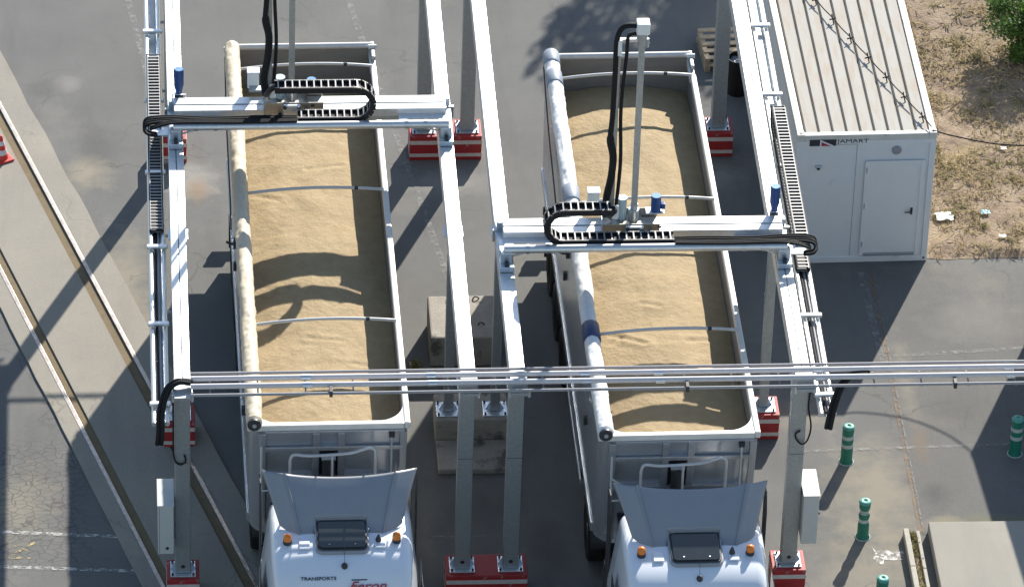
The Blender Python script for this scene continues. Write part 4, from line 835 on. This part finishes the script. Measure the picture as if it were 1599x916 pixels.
# ------------------------------------------------------------------ cabins
def cabin(x, y, rz, W_, L_, H_, lab, signs):
    t = thing('site_cabin', lab, 'cabin', (x, y, 0), rz)
    h = W_/2
    B('front_wall', M_WHITE, t, -h+.11, h-.11, .02, .07, .12, H_-.20, .004); B('rear_wall', M_WHITE, t, -h+.11, h-.11, L_-.07, L_-.02, .12, H_-.20, .004)
    for s in (-1, 1): B('side_wall', M_WHITE, t, s*(h-.045)-.025, s*(h-.045)+.025, .11, L_-.11, .12, H_-.20, .004)
    for sx in (-1, 1):
        for yy in (0, L_-.11):
            B('corner_post', M_WHITE, t, min(sx*h, sx*(h-.11)), max(sx*h, sx*(h-.11)), yy, yy+.11, .121, H_-.201, .01)
            c = B('corner_casting', M_ROOFE, t, min(sx*(h+.004), sx*(h-.13)), max(sx*(h+.004), sx*(h-.13)), yy-.004 if yy == 0 else yy-.02, yy+.13 if yy == 0 else yy+.114, H_-.12, H_+.012, .012)
            MB().lathe([(.03, 0), (.03, .003)], 12).build('casting_hole', M_DARKST, c, 0, (sx*(h-.065), yy+.055, H_+.0125)); MB().lathe([(.02, 0), (.02, .003)], 12).build('casting_hole', M_DARKST, t, 0, (sx*(h-.06), -.0045 if yy == 0 else L_+.0045, .07), (PI/2, 0, 0))
    for yy in (0, L_-.11): B('bottom_frame', M_WHITE, t, -h, h, yy, yy+.11, 0, .12, .01); B('top_frame', M_WHITE, t, -h, h, yy, yy+.11, H_-.20, H_-.121, .006); B('roof_edge', M_ROOFE, t, -h+.131, h-.131, yy-.002, yy+.112, H_-.12, H_, .012)
    for s in (-1, 1): B('bottom_frame', M_WHITE, t, s*(h-.055)-.054, s*(h-.055)+.054, .111, L_-.111, 0, .12, .01); B('top_frame', M_WHITE, t, s*(h-.055)-.054, s*(h-.055)+.054, .111, L_-.111, H_-.20, H_-.121, .006); B('roof_edge', M_ROOFE, t, s*(h-.06)-.06, s*(h-.06)+.06, .131, L_-.131, H_-.12, H_, .012)
    rf = B('roof', M_ROOFV, t, -h+.115, h-.115, .113, L_-.113, H_-.12, H_-.055, 0)
    n = 9; pw = (W_-.25)/n
    for k in range(n):
        x0 = -h+.125+k*pw
        MB().add([(x0+.024, .12, H_-.054), (x0+.042, .12, H_-.014), (x0+pw-.018, .12, H_-.014), (x0+pw, .12, H_-.054), (x0+.024, L_-.12, H_-.054), (x0+.042, L_-.12, H_-.014), (x0+pw-.018, L_-.12, H_-.014), (x0+pw, L_-.12, H_-.054)], [(0, 1, 5, 4), (1, 2, 6, 5), (2, 3, 7, 6), (0, 3, 2, 1), (4, 5, 6, 7)]).build('roof_panel', M_ROOFW, rf)
    # door
    d = B('door', M_DOOR, t, .045, 1.0, -.012, .0195, .20, 2.08, .006); x0, x1 = .0, 1.045
    for a in ((x0, x0+.075, .15, 2.13), (x1-.075, x1, .15, 2.13)): B('door_frame', M_DOOR, d, a[0], a[1], -.026, -.0125, a[2], a[3], .004)
    B('door_frame', M_DOOR, d, x0+.0755, x1-.0755, -.026, -.0125, 2.06, 2.13, .004); B('door_sill', M_PLATE, d, x0+.0755, x1-.0755, -.03, -.0125, .15, .19, .003)
    B('handle_plate', M_PLAS, d, .845, .885, -.026, -.0125, 1.0, 1.14, .004); T('handle', M_PLAS, d, [(.865, -.02, 1.08), (.865, -.07, 1.08), (.74, -.07, 1.075)], .012, 8)
    for zz in (.4, 1.2, 1.95): C('hinge', M_PLATE, d, (.035, -.034, zz-.05), (.035, -.034, zz+.05), .012, 8)
    B('wall_seam', M_PLAS, t, -.16, -.155, .0165, .0195, .13, H_-.21, 0)
    MB().lathe([(.085, 0), (.085, .02), (.06, .03), (.0, .03)], 20).build('vent', M_WIRE, t, 0, (.53, .0195, 2.33), (PI/2, 0, 0))
    MB().lathe([(.03, 0), (.03, .05), (.02, .055), (.0, .055)], 14).build('cable_gland', M_PLAS, t, 0, (-.81, .0195, 2.0), (PI/2, 0, 0)); B('gland_hood', M_PLATE, t, -.86, -.76, -.05, .0195, 2.03, 2.05, .004)
    if signs:
        # company sign on the roof frame: dark field, white-and-red diagonal, dark field and the name
        sg = B('sign', M_TXT, t, -.99, -.53, -.006, -.001, H_-.215, H_-.085, 0)
        Y = -.0075
        MB().add([(-.81, Y, H_-.215), (-.81, Y, H_-.085), (-.56, Y, H_-.215)], [(0, 2, 1)]).build('sign_field', M_LOGOW, sg)
        MB().add([(-.785, Y-.001, H_-.215), (-.785, Y-.001, H_-.135), (-.62, Y-.001, H_-.215)], [(0, 2, 1)]).build('sign_field', M_TXTR, sg)
        lettering('JAMART', .115, M_TXT, sg, 'lettering', (-.51, -.0035, H_-.165), (PI/2, 0, 0), 0, .001, 1.32)
        B('lettering_line', M_WIRE, sg, -.50, -.16, -.0035, -.001, H_-.198, H_-.188, 0)
    return t
cabin(7.015, 8.975, .018, 2.41, 6.06, 2.67, 'white site cabin with ribbed roof and a closed door beside the gantry', True)
th = .058; HB = 2.9; RLx, RLy = 8.286+.7166*HB, 3.412+1.672*HB
off = Matrix.Rotation(th, 2) @ Vector((1.22, -6.06)); cabin(RLx+off.x, RLy+off.y, th, 2.44, 6.06, HB, 'second white cabin standing just past the bollards on the apron', False)
# cable over the cabin roof and on to the neighbouring cabin
cbl = thing('roof_cable', 'thin black cable crossing the cabin roof diagonally and spanning over the verge', 'cable', (8.13, 9.08, 2.70))
def rel(p): return (p[0]-8.13, p[1]-9.08, p[2]-2.70)
T('cable', M_RUBBER, cbl, [rel(p) for p in smooth_path([(8.15, 9.06, 2.69), (8.5, 8.98, 2.62), (9.2, 8.75, 2.60), (9.9, 8.5, 2.72), (RLx+.05, RLy, HB+.0)])], .013, 6)
n = 16; pts = []
for k in range(n+1):
    q = k/n; pts.append((8.13-1.95*q, 9.10+5.0*q, 2.735+.018*abs(math.sin(q*PI*8))))
T('cable', M_RUBBER, cbl, [rel(p) for p in smooth_path(pts, 3)], .011, 6)
for k in range(1, 9):
    q = (k-.5)/8.; p = (8.13-1.95*q, 9.10+5.0*q); MB().cyl(rel((p[0]+.02, p[1]-.06, 2.657)), rel((p[0]-.015, p[1]+.05, 2.80)), .011, 6).cyl(rel((p[0]-.05, p[1]+.02, 2.70)), rel((p[0]+.05, p[1]-.02, 2.76)), .012, 6).build('cable_tie', M_RUBBER, cbl)

# ------------------------------------------------------------------ bollards, cone, pallet, bin, litter
def bollard(x, y, lab, waist=0):
    t = thing('bollard', lab, 'bollard', (x, y, 0), 0, 'green bollards on the apron')
    def r(z): 
        q = .098
        if waist: q *= 1-.30*math.exp(-((z-.535)/.045)**2)-.20*math.exp(-((z-.36)/.04)**2)-.04
        return q
    zs = [0, .02, .06, .15, .25, .33, .36, .40, .44, .47, .50, .54, .57, .60, .63, .66, .69]
    MB().lathe([(.115 if z < .03 else r(z), z) for z in zs]+[(.095, .71)], 24).build('tube', M_GREEN, t)
    MB().lathe([(.096, .7), (.104, .712), (.098, .73), (.07, .745), (.02, .75), (.018, .735), (.0, .735)], 24).build('cap', M_GREENT, t)
    for z0, z1 in ((.33, .40), (.50, .57)): MB().lathe([(r(z0+(z1-z0)*i/4)+.003, z0+(z1-z0)*i/4) for i in range(5)], 24).build('band', M_REFL, t)
    MB().lathe([(.13, .0), (.13, .008), (.10, .012)], 20).build('foot', M_REFL, t)
bollard(6.19, 3.25, 'straight green bollard with two pale bands beside the drooping cables')
bollard(6.24, 1.22, 'dented green bollard with pinched waist beside the white paint blotch', 1)
bollard(6.30, -.80, 'green bollard beside the weedy kerb strip')
bollard(9.03, 3.40, 'green bollard standing in the shadow of the second cabin')
t = thing('traffic_cone', 'red and white traffic cone between the two track rails', 'cone', (-7.86, 12.42, .035), .5)
B('base', M_CONE, t, -.17, .17, -.17, .17, 0, .035, .01); MB().lathe([(.125, .0352), (.12, .05), (.025, .48), (.02, .49), (.0, .49)], 22).build('body', M_CONE, t)
for z0, z1 in ((.13, .22), (.31, .39)): MB().lathe([(.121-(z0-.05)*.221+.004, z0), (.121-(z1-.05)*.221+.004, z1)], 22).build('band', M_CONEW, t)
t = thing('wooden_pallet', 'worn wooden pallet leaning by the black bin behind the gantry post', 'pallet', (5.25, 15.55, 0), .06)
for k in range(5): B('plank', M_WOOD, t, -.40, .40, -.52+k*.23, -.40+k*.23, .122, .144, .004)
for xx in (-.36, 0, .36):
    B('bearer', M_WOOD, t, xx-.045, xx+.045, -.52, .52, .10, .1215, .004)
    for yy in (-.47, 0, .47): B('spacer', M_WOOD, t, xx-.05, xx+.05, yy-.05, yy+.05, .022, .0995, .004)
    B('runner', M_WOOD, t, xx-.05, xx+.05, -.52, .52, 0, .0215, .004)
for k in range(5): B('plank', M_WOOD, t, -.40, .40, -.50+k*.23, -.39+k*.23, .26, .282, .004)
for xx in (-.36, .36): B('bearer', M_WOOD, t, xx-.045, xx+.045, -.5, .5, .1445, .2595, .004)
t = thing('bin', 'black round bin with a clear bag inside by the wooden pallet', 'bin', (5.40, 14.35, 0)); MB().lathe([(.17, 0), (.175, .02), (.20, .72), (.215, .74), (.215, .76), (.19, .76), (.185, .7), (.16, .3), (.0, .3)], 26).build('drum', M_RUBBER, t)
mbx = MB().grid(16, 20, lambda a, b: ((.03+.15*a)*math.cos(2*PI*b), (.03+.15*a)*math.sin(2*PI*b), .66+.06*mnoise.noise(Vector((a*5, math.cos(2*PI*b)*3, math.sin(2*PI*b)*3)))), True); mbx.build('bag', M_GBLUE, t)
def litter(x, y, s, m, lab, seed):
    mb = MB().grid(8, 8, lambda a, b: ((a-.5)*s*(1+.5*mnoise.noise(Vector((a*3, b*3, seed)))), (b-.5)*s*.8*(1+.5*mnoise.noise(Vector((b*3, a*3, seed+2)))), verge_z(x, y)+.03+.10*s*(1+mnoise.noise(Vector((a*4, b*4, seed+5))))), False)
    return tag(mb.build('litter', m, None, loc=(x, y, 0), solid=.004), lab, 'litter')
litter(8.68, 10.22, .30, M_LITTER, 'crumpled white plastic on the dry verge beside the cabin corner', 1)
litter(9.42, 10.35, .15, M_LITTERB, 'small crumpled blue wrapper on the dry verge', 4)
litter(9.62, 9.55, .12, M_LITTER, 'small pale scrap near the edge of the dry verge', 8)
litter(10.0, 12.3, .10, M_LITTER, 'tiny white scrap farther up the dry verge', 11)

# ------------------------------------------------------------------ plants
def leaves(mb, c, r, n, size, flat=.8):
    for _ in range(n):
        d = Vector((random.gauss(0, 1), random.gauss(0, 1), random.gauss(0, 1))).normalized(); q = d*r*random.random()**.42; q.z *= flat
        p = Vector(c)+q; a = Vector((random.gauss(0, 1), random.gauss(0, 1), random.gauss(0, .6))).normalized(); b = a.cross(Vector((random.gauss(0, 1), random.gauss(0, 1), random.gauss(0, 1)))).normalized(); s = size*random.uniform(.6, 1.4)
        mb.add([p-a*s, p-b*s*.45, p+a*s, p+b*s*.45], [(0, 1, 2, 3)])
def tree(name, lab, cat, x, y, z0, H, R, nclump, nleaf, lsize, trunk_r, crown0, seed):
    random.seed(seed); t = thing(name, lab, cat, (x, y, z0)); tm = MB(); cm = MB()
    tm.tube(smooth_path([(0, 0, 0), (.03*H, .02*H, H*.3), (-.02*H, .03*H, H*.62), (0, 0, H*.88)]), lambda q: trunk_r*(1-.75*q), 9)
    for k in range(nclump):
        a = random.uniform(0, 2*PI); zz = random.uniform(crown0, 1)*H; f = math.sin(PI*min(1, max(.12, (zz/H-crown0)/(1.12-crown0))))**.6
        rr = R*f*random.random()**.5; c = (rr*math.cos(a), rr*math.sin(a), zz*.92)
        tm.tube([(0, 0, max(.05, zz*.55)), (c[0]*.5, c[1]*.5, zz*.75), c], lambda q: trunk_r*.35*(1-.8*q), 5)
        leaves(cm, c, R*random.uniform(.26, .46), nleaf//nclump, lsize)
    tm.build('trunk', M_TRUNK, t); cm.build('crown', M_LEAF, t); return t
tree('bush', 'dense dark green bush growing on the dry verge', 'bush', 10.75, 15.45, .08, 1.15, .72, 34, 9000, .035, .05, .12, 5)
tree('tree', 'leafy tree whose dappled shade falls behind the white tarp trailer', 'tree', 9.35, 28.4, 0, 8.4, 2.35, 44, 8500, .12, .17, .42, 11)
random.seed(21)
t = thing('weed', 'small green weed at the corner of the pale concrete block', 'weed', (-.83, 6.05, 0)); mw = MB(); leaves(mw, (0, 0, .07), .12, 240, .03, .6); mw.build('leaves', M_WEED, t)
